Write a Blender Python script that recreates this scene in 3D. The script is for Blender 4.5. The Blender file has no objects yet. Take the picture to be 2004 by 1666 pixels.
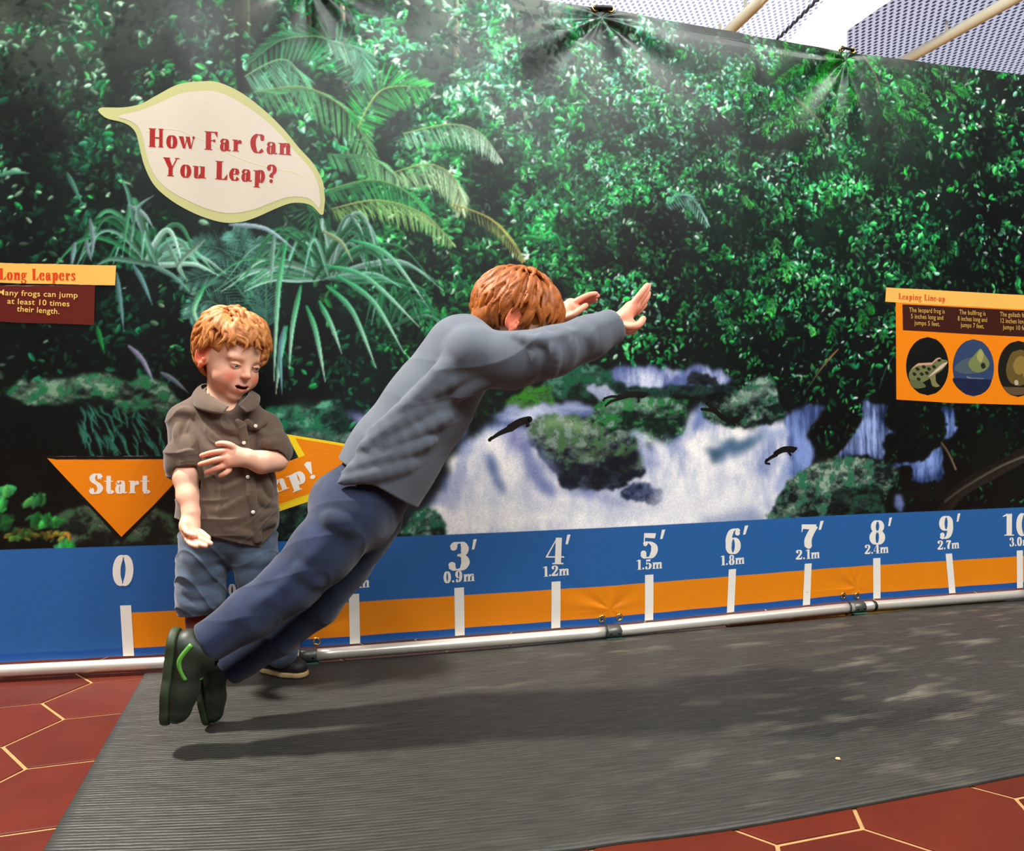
import bpy, bmesh, math, random
import numpy as np
from mathutils import Vector, Matrix, noise as mnoise
random.seed(7); RNG = np.random.default_rng(11)
PI = math.pi
scene = bpy.context.scene
COL = scene.collection

# ---------------------------------------------------------------- camera, world, lights, exposure
FPX, CAM = 1500.0, np.array([0.75468, -2.23466, 0.63024])
YAW, PITCH, ROLL = 0.14058, 0.015759, -0.0122517
_F = np.array([math.sin(YAW)*math.cos(PITCH), math.cos(YAW)*math.cos(PITCH), math.sin(PITCH)])
_r0 = np.array([math.cos(YAW), -math.sin(YAW), 0.0]); _u0 = np.cross(_r0, _F)
_R = math.cos(ROLL)*_r0 + math.sin(ROLL)*_u0
_U = -math.sin(ROLL)*_r0 + math.cos(ROLL)*_u0
cam_data = bpy.data.cameras.new('camera')
cam_data.sensor_fit = 'HORIZONTAL'; cam_data.sensor_width = 36.0
cam_data.lens = 36.0*FPX/2004.0
cam_data.clip_start = 0.05; cam_data.clip_end = 60
cam = bpy.data.objects.new('camera', cam_data); COL.objects.link(cam)
cam.matrix_world = Matrix(((_R[0], _U[0], -_F[0], CAM[0]), (_R[1], _U[1], -_F[1], CAM[1]),
                           (_R[2], _U[2], -_F[2], CAM[2]), (0, 0, 0, 1)))
scene.camera = cam

world = bpy.data.worlds.new('world'); scene.world = world; world.use_nodes = True
bgn = world.node_tree.nodes['Background']
bgn.inputs[0].default_value = (0.80, 0.90, 1.0, 1); bgn.inputs[1].default_value = 0.06

def area(name, loc, target, size, power, color, sy=None):
    d = bpy.data.lights.new(name, 'AREA'); d.energy = power; d.color = color
    if sy: d.shape = 'RECTANGLE'; d.size = size; d.size_y = sy
    else: d.shape = 'DISK'; d.size = size
    o = bpy.data.objects.new(name, d); COL.objects.link(o); o.location = loc
    o.rotation_euler = (Vector(target)-Vector(loc)).to_track_quat('-Z', 'Y').to_euler()
    return o
area('key_light', (-1.45, -0.30, 4.4), (0.8, -0.6, 0.0), 0.36, 370, (1.0, 0.95, 0.88))
area('skylight_front', (1.66, -4.60, 5.0), (1.1, -0.05, 0.9), 5.6, 290, (0.94, 0.98, 1.0), 2.4)
area('side_fill', (4.4, -2.7, 5.1), (0.9, 0.0, 0.6), 2.6, 190, (1.0, 0.98, 0.95), 2.0)  # added fill lamp, no real skylight: lifts the jumper's shadow on the banner
area('skylight_rear', (3.0, 3.0, 3.9), (3.0, 2.6, 0.0), 3.0, 90, (1.0, 0.98, 0.95), 2.0)

scene.view_settings.view_transform = 'Standard'
scene.view_settings.look = 'None'
scene.view_settings.gamma = 1.0
scene.view_settings.use_curve_mapping = False
scene.view_settings.exposure = 0.42

# ---------------------------------------------------------------- measuring helpers (photo measurement -> place in the room)
def ray(u, v): return _F + _R*((u-1002)/FPX) - _U*((v-833)/FPX)
def at_y(u, v, y):
    d = ray(u, v); return CAM + d*((y-CAM[1])/d[1])
def at_z(u, v, z):
    d = ray(u, v); return CAM + d*((z-CAM[2])/d[2])
FT = 0.3048
TOPZ, BOTZ, TICKZ = 1.983, 0.045, 0.1868
JOINT = [1.57*FT, 4.55*FT, 7.65*FT]
SEG = [0.0, math.radians(6.155), math.radians(10.35), math.radians(5.99)]
S_MIN, S_MAX = -0.75, 3.55
def _plan0(s):
    s = np.asarray(s, float); x = np.zeros_like(s); y = np.zeros_like(s)
    lo = [-9.0]+JOINT; hi = JOINT+[9.0]
    for k in range(4):
        a = max(lo[k], 0.0) if k else -9.0
        l = np.clip(s, a, hi[k])-a
        x = x+l*math.cos(SEG[k]); y = y+l*math.sin(SEG[k])
    return x-9.0, y
def plan(s):                       # the banner's line on the floor, its bends a little rounded
    x = 0; y = 0
    for o in (-0.06, -0.03, 0, 0.03, 0.06):
        a, b = _plan0(np.asarray(s, float)+o); x = x+a/5; y = y+b/5
    return x, y
def plan_dir(s):
    x0, y0 = plan(np.asarray(s)-0.01); x1, y1 = plan(np.asarray(s)+0.01)
    l = np.hypot(x1-x0, y1-y0); return (x1-x0)/l, (y1-y0)/l
def bz(u, v):                      # photo measurement -> (s along banner, height)
    d = ray(u, v)
    knots = [-2.0]+JOINT+[5.0]
    for k in range(4):
        s0 = knots[k]; x0, y0 = _plan0(np.array(s0)); c, sn = math.cos(SEG[k]), math.sin(SEG[k])
        # CAM+t d on line p0+q*(c,sn)
        A = np.array([[d[0], -c], [d[1], -sn]]); b = np.array([x0-CAM[0], y0-CAM[1]])
        t, q = np.linalg.solve(A, b); s = s0+q
        if s <= knots[k+1]+1e-6 or k == 3: return s, CAM[2]+t*d[2]

# ---------------------------------------------------------------- object helpers
def tag(o, label=None, cat=None, group=None, kind=None):
    if label: o['label'] = label
    if cat: o['category'] = cat
    if group: o['group'] = group
    if kind: o['kind'] = kind
    return o
def empty(name, loc, label, cat, group=None):
    o = bpy.data.objects.new(name, None); COL.objects.link(o); o.location = loc
    o.empty_display_size = 0.05
    return tag(o, label, cat, group)
def mesh_obj(name, verts, faces, mat=None, parent=None, smooth=True, colors=None):
    me = bpy.data.meshes.new(name)
    verts = np.asarray(verts, np.float32)
    if isinstance(faces, np.ndarray):
        n, k = faces.shape
        me.vertices.add(len(verts)); me.vertices.foreach_set('co', verts.ravel())
        me.loops.add(n*k); me.loops.foreach_set('vertex_index', faces.astype(np.int32).ravel())
        me.polygons.add(n)
        me.polygons.foreach_set('loop_start', np.arange(0, n*k, k, dtype=np.int32))
        try: me.polygons.foreach_set('loop_total', np.full(n, k, dtype=np.int32))
        except Exception: pass
        me.update(calc_edges=True); me.validate()
    else:
        me.from_pydata([tuple(map(float, p)) for p in verts], [], [tuple(int(i) for i in f) for f in faces])
        me.update()
    if smooth: me.polygons.foreach_set('use_smooth', np.ones(len(me.polygons), bool))
    if colors is not None:
        at = me.color_attributes.new('tint', 'FLOAT_COLOR', 'POINT')
        c = np.ones((len(verts), 4), np.float32); c[:, :3] = colors
        at.data.foreach_set('color', c.ravel())
    if mat: me.materials.append(mat)
    o = bpy.data.objects.new(name, me); COL.objects.link(o)
    if parent:
        o.parent = parent; o.matrix_parent_inverse = Matrix.Translation(parent.location).inverted()
    return o
def bm_obj(name, bm, mat=None, parent=None, smooth=True):
    me = bpy.data.meshes.new(name); bm.normal_update(); bm.to_mesh(me); bm.free()
    if smooth: me.polygons.foreach_set('use_smooth', np.ones(len(me.polygons), bool))
    if mat: me.materials.append(mat)
    o = bpy.data.objects.new(name, me); COL.objects.link(o)
    if parent:
        o.parent = parent; o.matrix_parent_inverse = Matrix.Translation(parent.location).inverted()
    return o
def lin(c):
    c = np.asarray(c, float)/255.0
    return np.where(c <= 0.04045, c/12.92, ((c+0.055)/1.055)**2.4)
def rgba(c): return tuple(float(x) for x in lin(c))+(1.0,)
def mat(name, color=(128, 128, 128), rough=0.6, metal=0.0, spec=0.5, sheen=0.0, attr=None, bump=None, sss=0.0, vary=None):
    m = bpy.data.materials.new(name); m.use_nodes = True; nt = m.node_tree
    b = nt.nodes['Principled BSDF']
    b.inputs['Base Color'].default_value = rgba(color)
    b.inputs['Roughness'].default_value = rough; b.inputs['Metallic'].default_value = metal
    b.inputs['Specular IOR Level'].default_value = spec
    if sheen: b.inputs['Sheen Weight'].default_value = sheen
    if sss:
        b.inputs['Subsurface Weight'].default_value = sss
        b.inputs['Subsurface Radius'].default_value = (0.010, 0.0035, 0.0018); b.inputs['Subsurface Scale'].default_value = 1.0
    src = None
    if attr:
        a = nt.nodes.new('ShaderNodeAttribute'); a.attribute_name = attr; src = a.outputs['Color']
    tc = None
    if vary or bump:
        tc = nt.nodes.new('ShaderNodeTexCoord')
    if vary:
        sc, amt = vary
        n = nt.nodes.new('ShaderNodeTexNoise'); n.inputs['Scale'].default_value = sc; n.inputs['Detail'].default_value = 4
        nt.links.new(tc.outputs['Object'], n.inputs['Vector'])
        mr = nt.nodes.new('ShaderNodeMapRange'); mr.inputs[3].default_value = 1-amt; mr.inputs[4].default_value = 1+amt
        mr.inputs[1].default_value = 0.25; mr.inputs[2].default_value = 0.75
        nt.links.new(n.outputs['Fac'], mr.inputs[0])
        mx = nt.nodes.new('ShaderNodeMix'); mx.data_type = 'RGBA'; mx.blend_type = 'MULTIPLY'; mx.inputs[0].default_value = 1
        if src: nt.links.new(src, mx.inputs[6])
        else: mx.inputs[6].default_value = rgba(color)
        nt.links.new(mr.outputs[0], mx.inputs[7]); src = mx.outputs[2]
    if src: nt.links.new(src, b.inputs['Base Color'])
    if bump:
        sc, st, dist = bump
        n = nt.nodes.new('ShaderNodeTexNoise'); n.inputs['Scale'].default_value = sc; n.inputs['Detail'].default_value = 3
        nt.links.new(tc.outputs['Object'], n.inputs['Vector'])
        bp = nt.nodes.new('ShaderNodeBump'); bp.inputs['Strength'].default_value = st; bp.inputs['Distance'].default_value = dist
        nt.links.new(n.outputs['Fac'], bp.inputs['Height']); nt.links.new(bp.outputs[0], b.inputs['Normal'])
    return m
def tube(path, radii, n=12, caps=True):
    path = [np.asarray(p, float) for p in path]; m = len(path)
    if np.isscalar(radii): radii = [radii]*m
    V = []; Fc = []
    t = path[1]-path[0]; t = t/np.linalg.norm(t)
    ref = np.array([0, 0, 1.0]) if abs(t[2]) < 0.9 else np.array([1.0, 0, 0])
    for i in range(m):
        a = path[max(i-1, 0)]; b = path[min(i+1, m-1)]; t = b-a; t = t/(np.linalg.norm(t)+1e-12)
        x = np.cross(ref, t); x /= np.linalg.norm(x)+1e-12; y = np.cross(t, x); ref = np.cross(t, x) if abs(np.dot(np.cross(t, x), ref)) > 0 else ref
        for k in range(n):
            an = 2*PI*k/n; V.append(path[i]+radii[i]*(math.cos(an)*x+math.sin(an)*y))
    for i in range(m-1):
        for k in range(n):
            Fc.append((i*n+k, i*n+(k+1) % n, (i+1)*n+(k+1) % n, (i+1)*n+k))
    if caps: Fc.append(tuple(range(n-1, -1, -1))); Fc.append(tuple((m-1)*n+k for k in range(n)))
    return V, Fc
def join(parts):
    V = []; Fc = []
    for v, f in parts:
        o = len(V); V += [np.asarray(p, float) for p in v]; Fc += [tuple(i+o for i in q) for q in f]
    return V, Fc
def catmull(P, n=8, closed=False):
    P = [np.asarray(p, float) for p in P]; out = []
    m = len(P); rng = range(m) if closed else range(m-1)
    for i in rng:
        if closed: a, b, c, d = P[i-1], P[i], P[(i+1) % m], P[(i+2) % m]
        else: a, b, c, d = P[max(i-1, 0)], P[i], P[i+1], P[min(i+2, m-1)]
        for k in range(n):
            t = k/n
            out.append(0.5*((2*b)+(-a+c)*t+(2*a-5*b+4*c-d)*t*t+(-a+3*b-3*c+d)*t**3))
    if not closed: out.append(P[-1])
    return np.array(out)
# ---------------------------------------------------------------- floor, mat, ceiling
m_tile = mat('terracotta', (84, 26, 9), 0.55, spec=0.2, attr='tint', vary=(9.0, 0.16), bump=(25, 0.12, 0.004))
m_grout = mat('grout', (160, 122, 74), 0.85, vary=(30, 0.15))
def build_floor():
    bm_v = [(-6, -5, -0.0025), (10, -5, -0.0025), (10, 9, -0.0025), (-6, 9, -0.0025)]
    fl = mesh_obj('floor', bm_v, [(0, 1, 2, 3)], m_grout, smooth=False); tag(fl, kind='structure')
    th = math.radians(39.0); a = 0.160; c, s = math.cos(th), math.sin(th)
    rot = np.array([[c, -s], [s, c]])
    V = []; Fc = []; Cc = []
    off = np.array([0.0366, -0.1958])
    rg = np.random.default_rng(3)
    for i in range(-26, 45):
        for j in range(-26, 40):
            ctr = rot@np.array([math.sqrt(3)*a*i+math.sqrt(3)/2*a*j, 1.5*a*j])+off
            if not (-2.2 < ctr[0] < 6 and -2.6 < ctr[1] < 3.2): continue
            sh = rg.uniform(0.82, 1.12)*np.array([1, rg.uniform(0.9, 1.1), rg.uniform(0.9, 1.1)])
            colr = lin((84, 26, 9))*sh
            o = len(V)
            for rr, z in ((a-0.0042, -0.003), (a-0.0045, -0.0009), (a-0.0075, 0.0)):
                for k in range(6):
                    an = PI/6+k*PI/3
                    p = rot@np.array([rr*math.cos(an), rr*math.sin(an)])+ctr
                    V.append((p[0], p[1], z)); Cc.append(colr)
            for r in (0, 1):
                for k in range(6):
                    q = (k+1) % 6; Fc.append((o+r*6+k, o+r*6+q, o+r*6+6+q, o+r*6+6+k))
            Fc.append(tuple(o+12+k for k in range(6)))
    t = mesh_obj('tiles', V, Fc, m_tile, fl, smooth=False, colors=np.array(Cc))
    t['label'] = 'red terracotta hexagonal tiles'
build_floor()

def mat_rubber():
    m = mat('black_ribbed_rubber', (62, 62, 58), 0.5, spec=0.45); nt = m.node_tree; b = nt.nodes['Principled BSDF']
    at = nt.nodes.new('ShaderNodeUVMap'); at.uv_map = 'run'          # u along the runner, v across, metres
    def nz(sx, sy, detail, lo, hi, rough=0.6):
        mp = nt.nodes.new('ShaderNodeMapping'); mp.inputs['Scale'].default_value = (sx, sy, 1)
        nt.links.new(at.outputs[0], mp.inputs[0])
        n = nt.nodes.new('ShaderNodeTexNoise'); n.inputs['Scale'].default_value = 1; n.inputs['Detail'].default_value = detail
        n.inputs['Roughness'].default_value = rough
        nt.links.new(mp.outputs[0], n.inputs['Vector'])
        r = nt.nodes.new('ShaderNodeMapRange'); r.inputs[1].default_value = lo; r.inputs[2].default_value = hi
        nt.links.new(n.outputs['Fac'], r.inputs[0]); return r.outputs[0]
    def math_(op, a, bb):
        n = nt.nodes.new('ShaderNodeMath'); n.operation = op
        for i, q in enumerate((a, bb)):
            if isinstance(q, (int, float)): n.inputs[i].default_value = q
            else: nt.links.new(q, n.inputs[i])
        return n.outputs[0]
    sep = nt.nodes.new('ShaderNodeSeparateXYZ'); nt.links.new(at.outputs[0], sep.inputs[0])
    scuff = nz(5, 17, 5, 0.53, 0.80, 0.52); big = nz(1.3, 2.2, 3, 0.35, 0.65)
    speck = nz(330, 330, 2, 0.74, 0.80); fine = nz(14, 160, 3, 0.40, 0.72)
    wearx = nt.nodes.new('ShaderNodeMapRange'); wearx.inputs[1].default_value = 0.7; wearx.inputs[2].default_value = 1.7
    nt.links.new(sep.outputs[0], wearx.inputs[0])
    f = math_('MULTIPLY', math_('MULTIPLY', scuff, big), math_('ADD', math_('MULTIPLY', wearx.outputs[0], 0.8), 0.1))
    f = math_('ADD', f, math_('MULTIPLY', fine, 0.10)); f = math_('ADD', f, math_('MULTIPLY', speck, 0.22))
    mx = nt.nodes.new('ShaderNodeMix'); mx.data_type = 'RGBA'; mx.clamp_factor = True
    mx.inputs[6].default_value = rgba((39, 39, 34)); mx.inputs[7].default_value = rgba((134, 127, 110))
    nt.links.new(f, mx.inputs[0]); nt.links.new(mx.outputs[2], b.inputs['Base Color'])
    # ribs run along the runner
    w = math_('SINE', math_('MULTIPLY', sep.outputs[1], 2*PI/0.0095), 0)
    w2 = math_('SINE', math_('MULTIPLY', sep.outputs[1], 2*PI/0.0570), 0)
    hgt = math_('ADD', math_('MULTIPLY', w, 0.5), math_('MULTIPLY', w2, 0.25))
    hgt = math_('ADD', hgt, math_('MULTIPLY', fine, 0.8))
    bp = nt.nodes.new('ShaderNodeBump'); bp.inputs['Strength'].default_value = 0.75; bp.inputs['Distance'].default_value = 0.0014
    nt.links.new(hgt, bp.inputs['Height']); nt.links.new(bp.outputs[0], b.inputs['Normal'])
    return m
def build_mat():
    n, k = 160, 60
    q = np.linspace(0, 1, n+1)
    front = catmull([(0.194, -0.965), (0.55, -1.062), (0.9707, -1.083), (1.0718, -1.0745), (1.2765, -1.060), (1.639, -1.004), (1.874, -0.964), (2.6, -0.83), (3.7, -0.63)], 12)
    back = catmull([(0.057, -0.034), (0.535, -0.017), (1.294, 0.082), (1.459, 0.093), (2.214, 0.205), (2.98, 0.352), (3.30, 0.425), (3.9, 0.52)], 12)
    front[0] = (0.2005, -0.99)
    # the left cut runs back to front at right angles; let the front edge start where it meets that cut
    front = catmull([(0.2165, -1.05), (0.60, -1.088), (0.9707, -1.083), (1.0718, -1.0745), (1.2765, -1.060), (1.639, -1.004), (1.874, -0.964), (2.6, -0.83), (3.7, -0.63)], 12)
    def resample(P):
        d = np.r_[0, np.cumsum(np.hypot(*(P[1:]-P[:-1]).T))]; t = q*d[-1]
        return np.c_[np.interp(t, d, P[:, 0]), np.interp(t, d, P[:, 1])], t
    Fp, tf = resample(front); Bp, tb = resample(back)
    V = []; UV = []
    tk = 0.0055
    for i in range(n+1):
        for j in range(k+1):
            w = j/k; p = Bp[i]*(1-w)+Fp[i]*w
            z = tk+0.0012*math.sin(5*p[0]+3*p[1])*math.sin(4.1*p[1]+1)+0.0022*max(0, math.sin(2.2*(p[0]-0.9)+2.6*p[1]))**3
            V.append((p[0], p[1], z)); UV.append(((1-w)*tb[i]+w*tf[i], w*1.05))
    Fc = []
    I = lambda i, j: i*(k+1)+j
    for i in range(n):
        for j in range(k): Fc.append((I(i, j), I(i, j+1), I(i+1, j+1), I(i+1, j)))
    # rim: rounded lip down to the floor
    loop = [I(i, k) for i in range(n+1)]+[I(n, j) for j in range(k-1, -1, -1)]+[I(i, 0) for i in range(n-1, -1, -1)]+[I(0, j) for j in range(1, k)]
    ctr = np.array([1.8, -0.45]); prev = loop
    for dz, push in ((0.72, 0.0016), (0.05, 0.0020)):
        cur = []
        for a in loop:
            x, y, z = V[a]; d = np.array([x, y])-ctr
            i, j = divmod(a, k+1)
            nx = (-1 if i == 0 else 1 if i == n else 0); ny = (1 if j == 0 else -1 if j == k else 0)
            V.append((x+nx*push, y+ny*push, z*dz if dz > .1 else 0.0004)); UV.append(UV[a]); cur.append(len(V)-1)
        for e in range(len(loop)):
            f = (e+1) % len(loop); Fc.append((prev[e], cur[e], cur[f], prev[f]))
        prev = cur
    o = mesh_obj('rubber_mat', V, Fc, mat_rubber())
    uv = o.data.uv_layers.new(name='run')
    li = np.zeros(len(o.data.loops), np.int32); o.data.loops.foreach_get('vertex_index', li)
    uv.data.foreach_set('uv', np.array(UV, np.float32)[li].ravel())
    tag(o, 'long dark grey ribbed rubber mat lying along the banner on the red tiles', 'mat')
build_mat()
# crumb on the mat
bm = bmesh.new(); bmesh.ops.create_icosphere(bm, subdivisions=2, radius=0.0055)
for v in bm.verts: v.co = Vector((v.co.x*0.9, v.co.y*0.8, v.co.z*0.5))*(1+0.25*mnoise.noise(v.co*300))
p = at_z(1640, 1486, 0.008)
cr = bm_obj('crumb', bm, mat('crumb_tan', (226, 178, 130), 0.7)); cr.location = (p[0], p[1], 0.0088)
tag(cr, 'tiny pale tan crumb on the dark rubber mat', 'crumb')

def perforated(name, base, hole, pitch, thr):
    m = mat(name, base, 0.6); nt = m.node_tree; b = nt.nodes['Principled BSDF']
    tc = nt.nodes.new('ShaderNodeTexCoord'); sep = nt.nodes.new('ShaderNodeSeparateXYZ'); nt.links.new(tc.outputs['Object'], sep.inputs[0])
    def M(op, a, bb=0.0):
        n = nt.nodes.new('ShaderNodeMath'); n.operation = op
        for i, q in enumerate((a, bb)):
            if isinstance(q, (int, float)): n.inputs[i].default_value = q
            else: nt.links.new(q, n.inputs[i])
        return n.outputs[0]
    sx = M('SINE', M('MULTIPLY', sep.outputs[0], PI/pitch)); sy = M('SINE', M('MULTIPLY', sep.outputs[1], PI/pitch*0.62))
    g = M('MULTIPLY', sx, sy)
    r = nt.nodes.new('ShaderNodeMapRange'); r.inputs[1].default_value = thr-0.12; r.inputs[2].default_value = thr+0.12
    nt.links.new(g, r.inputs[0])
    mx = nt.nodes.new('ShaderNodeMix'); mx.data_type = 'RGBA'; mx.inputs[6].default_value = rgba(base); mx.inputs[7].default_value = rgba(hole)
    nt.links.new(r.outputs[0], mx.inputs[0]); nt.links.new(mx.outputs[2], b.inputs['Base Color'])
    tr = nt.nodes.new('ShaderNodeBsdfTranslucent'); nt.links.new(mx.outputs[2], tr.inputs['Color']); ms = nt.nodes.new('ShaderNodeMixShader'); ms.inputs[0].default_value = 0.8
    nt.links.new(b.outputs[0], ms.inputs[1]); nt.links.new(tr.outputs[0], ms.inputs[2]); nt.links.new(ms.outputs[0], nt.nodes['Material Output'].inputs['Surface'])
    return m
def slab(name, poly, z0, z1, m, parent=None):
    n = len(poly); V = [(p[0], p[1], z0) for p in poly]+[(p[0], p[1], z1) for p in poly]
    Fc = [tuple(range(n-1, -1, -1)), tuple(range(n, 2*n))]+[(i, (i+1) % n, n+(i+1) % n, n+i) for i in range(n)]
    return mesh_obj(name, V, Fc, m, parent, smooth=False)
def build_ceiling():
    Z = 4.05
    g = lambda u, v, z=Z: at_z(u, v, z)[:2]
    far = lambda a, b, k: (b[0]+(b[0]-a[0])*k, b[1]+(b[1]-a[1])*k)
    # sheet over the left half; its right edge runs beside the white gap
    e0, e1 = g(1556, 66), g(1614, 0)
    n1 = far(e0, e1, 1.6); f1 = far(e1, e0, 2.5)
    o = slab('ceiling_mesh_sheet', [(0.2, n1[1]), n1, f1, (0.2, f1[1])], Z, Z+0.004, perforated('pale_perforated_sheet', (230, 230, 232), (176, 182, 200), 0.026, 0.30))
    tag(o, 'pale perforated ceiling sheet behind the top of the banner, left of the white gap', 'ceiling panel', 'perforated ceiling sheets')
    c0, c1 = g(1657, 61), g(1745, 0); n2 = far(c0, c1, 1.6); c2 = g(1657, 92)
    o = slab('ceiling_mesh_sheet', [n2, (9.0, n2[1]), (9.0, c2[1]+2.5), (c2[0]+1.2, c2[1]+2.5), c2, c0], Z, Z+0.004, perforated('grey_perforated_sheet', (200, 202, 212), (104, 106, 124), 0.030, 0.25))
    tag(o, 'grey blue ceiling sheet with dark holes in the top right corner', 'ceiling panel', 'perforated ceiling sheets')
    m_sky = mat('daylight_glass', (255, 255, 255), 0.5); b = m_sky.node_tree.nodes['Principled BSDF']
    b.inputs['Emission Color'].default_value = (1, 1, 1, 1); b.inputs['Emission Strength'].default_value = 1.7
    o = slab('window_1', [(0.0, 1.4), (9.2, 1.4), (9.2, 8.5), (0.0, 8.5)], Z+0.45, Z+0.47, m_sky); tag(o, kind='structure')
    m_cream = mat('cream_paint', (240, 236, 204), 0.35)
    for (a, b2, nm) in (((1440, 48), (1490, 0), 'left'), ((1780, 113), (1980, 0), 'right')):
        P, Q = g(*a, 3.92), g(*b2, 3.92); A = far(Q, P, 1.2); B = far(P, Q, 1.0)
        L = math.hypot(B[0]-A[0], B[1]-A[1]); V, Fc = tube([(A[0]+(B[0]-A[0])*i/12, A[1]+(B[1]-A[1])*i/12, 3.92) for i in range(13)], 0.045, 20)
        o = mesh_obj('ceiling_tube', V, Fc, m_cream)
        tag(o, {'left': 'cream tube under the pale ceiling sheet, left of the white gap', 'right': 'cream tube crossing the grey perforated ceiling sheet at far right'}[nm], 'pipe', 'cream ceiling tubes')
        for i in (2, 6, 10):
            V, Fc = tube([(A[0]+(B[0]-A[0])*i/12, A[1]+(B[1]-A[1])*i/12, 3.92), (A[0]+(B[0]-A[0])*i/12, A[1]+(B[1]-A[1])*i/12, Z+0.01)], 0.012, 8)
            mesh_obj('hanger', V, Fc, m_cream, o)
    # cord along the left sheet's rim
    P, Q = g(1541, 62, 4.0), g(1604, 0, 4.0); A = far(Q, P, 1.0); B = far(P, Q, 1.0)
    pts = []; n = 60
    for i in range(n+1):
        pts.append((A[0]+(B[0]-A[0])*i/n, A[1]+(B[1]-A[1])*i/n, 4.02+0.012*math.sin(i*1.9)))
    V, Fc = tube(pts, 0.012, 8)
    o = mesh_obj('lacing_cord', V, Fc, mat('dark_cord', (96, 104, 124), 0.8)); tag(o, 'dark lacing cord along the rim of the pale ceiling sheet', 'cord')
build_ceiling()
# ---------------------------------------------------------------- the printed banner
DS = 0.0026
S_MIN, S_MAX = -0.56, 3.34
NS = int(round((S_MAX-S_MIN)/DS))+1; NZ = int(round((TOPZ-BOTZ)/DS))+1
Sg = np.linspace(S_MIN, S_MAX, NS); Zg = np.linspace(BOTZ, TOPZ, NZ)
TIES_B = [1.565*FT, 4.57*FT, 7.68*FT]; TIES_T = [-1.45*FT, 1.60*FT, 4.57*FT, 7.68*FT]
CREASE = [(t, BOTZ+0.045, 0.0042, 0.11, 7, 1) for t in TIES_B]+[(t, TOPZ-0.03, 0.0150, 0.26, 8, -1) for t in TIES_T]
def disp(s, z):
    s = np.asarray(s, float); z = np.asarray(z, float)
    d = 0.0030*np.sin(2*PI*s/0.83+0.7)*np.sin(PI*(z-BOTZ)/(TOPZ-BOTZ))
    d = d+0.0021*np.sin(2*PI*s/0.21+1.5*z+2*np.sin(3*s))*(0.4+0.6*np.exp(-(z-BOTZ)/0.25))
    d = d+0.0016*np.sin(2*PI*(s*0.8+z*0.55)/0.31+1.2*np.sin(2.2*z+s))*np.clip((z-1.2)/0.6, 0, 1)
    for (s0, z0, A, L, n, up) in CREASE:
        r = np.hypot(s-s0, z-z0)+1e-6; th = np.arctan2((z-z0)*up, s-s0)
        cr = 0.55*np.cos(n*0.55*th+s0*5)+0.45*np.cos(n*1.0*th+1.3*np.sin(2.3*th+s0*9)+s0*3)
        d = d+A*np.exp(-r/L)*cr*np.clip(r/0.035, 0, 1)*np.clip(((z-z0)*up+0.03)/0.05, 0, 1)
    return d
def on_banner(s, z, off=0.0):
    s = np.asarray(s, float); z = np.asarray(z, float)
    x, y = plan(s); c, sn = plan_dir(s); d = disp(s, z)+off
    return np.stack([x+sn*d, y-c*d, z+0*s], -1)

IMG = np.zeros((NZ, NS, 3))
def gi(s): return (s-S_MIN)/DS
def gj(z): return (z-BOTZ)/DS
def scale_at(u, v):
    a = bz(u, v); b = bz(u+4, v); return (b[0]-a[0])/4
def vnoise(cs, cz, rg, n=1):
    a = max(3, int((S_MAX-S_MIN)/cs)+3); b = max(3, int((TOPZ-BOTZ)/cz)+3)
    R = rg.random((b, a)); fx = (Sg-S_MIN)/cs; fz = (Zg-BOTZ)/cz
    ix = fx.astype(int); iz = fz.astype(int); tx = fx-ix; tz = fz-iz
    tx = tx*tx*(3-2*tx); tz = (tz*tz*(3-2*tz))[:, None]
    r0 = R[iz][:, ix]*(1-tx)+R[iz][:, ix+1]*tx; r1 = R[iz+1][:, ix]*(1-tx)+R[iz+1][:, ix+1]*tx
    return r0*(1-tz)+r1*tz
def fbm(cs, cz, rg, o=4):
    t = 0; w = 0
    for k in range(o):
        t = t+vnoise(max(cs/2**k, DS*1.6), max(cz/2**k, DS*1.6), rg)*0.6**k; w += 0.6**k
    return np.clip((t/w-0.5)*1.7+0.5, 0, 1)
def base_paint(pts, sig=0.14):
    qs = np.linspace(S_MIN, S_MAX, 160); qz = np.linspace(BOTZ, TOPZ, 80)
    P = np.array([bz(p[0], p[1]) for p in pts]); Cc = np.array([p[2] for p in pts], float)
    A, B = np.meshgrid(qs, qz); W = np.zeros((80, 160)); O = np.zeros((80, 160, 3))
    for p, c in zip(P, Cc):
        w = np.exp(-((A-p[0])**2+(B-p[1])**2)/(2*sig*sig))+1e-4/((A-p[0])**2+(B-p[1])**2+0.02); W += w; O += w[..., None]*c
    O /= W[..., None]
    fx = np.clip(gi(Sg)/(NS-1)*159, 0, 158.999); fz = np.clip(gj(Zg)/(NZ-1)*79, 0, 78.999)
    ix = fx.astype(int); iz = fz.astype(int); tx = (fx-ix)[None, :, None]; tz = (fz-iz)[:, None, None]
    r0 = O[iz][:, ix]*(1-tx)+O[iz][:, ix+1]*tx; r1 = O[iz+1][:, ix]*(1-tx)+O[iz+1][:, ix+1]*tx
    IMG[:] = r0*(1-tz)+r1*tz
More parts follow.
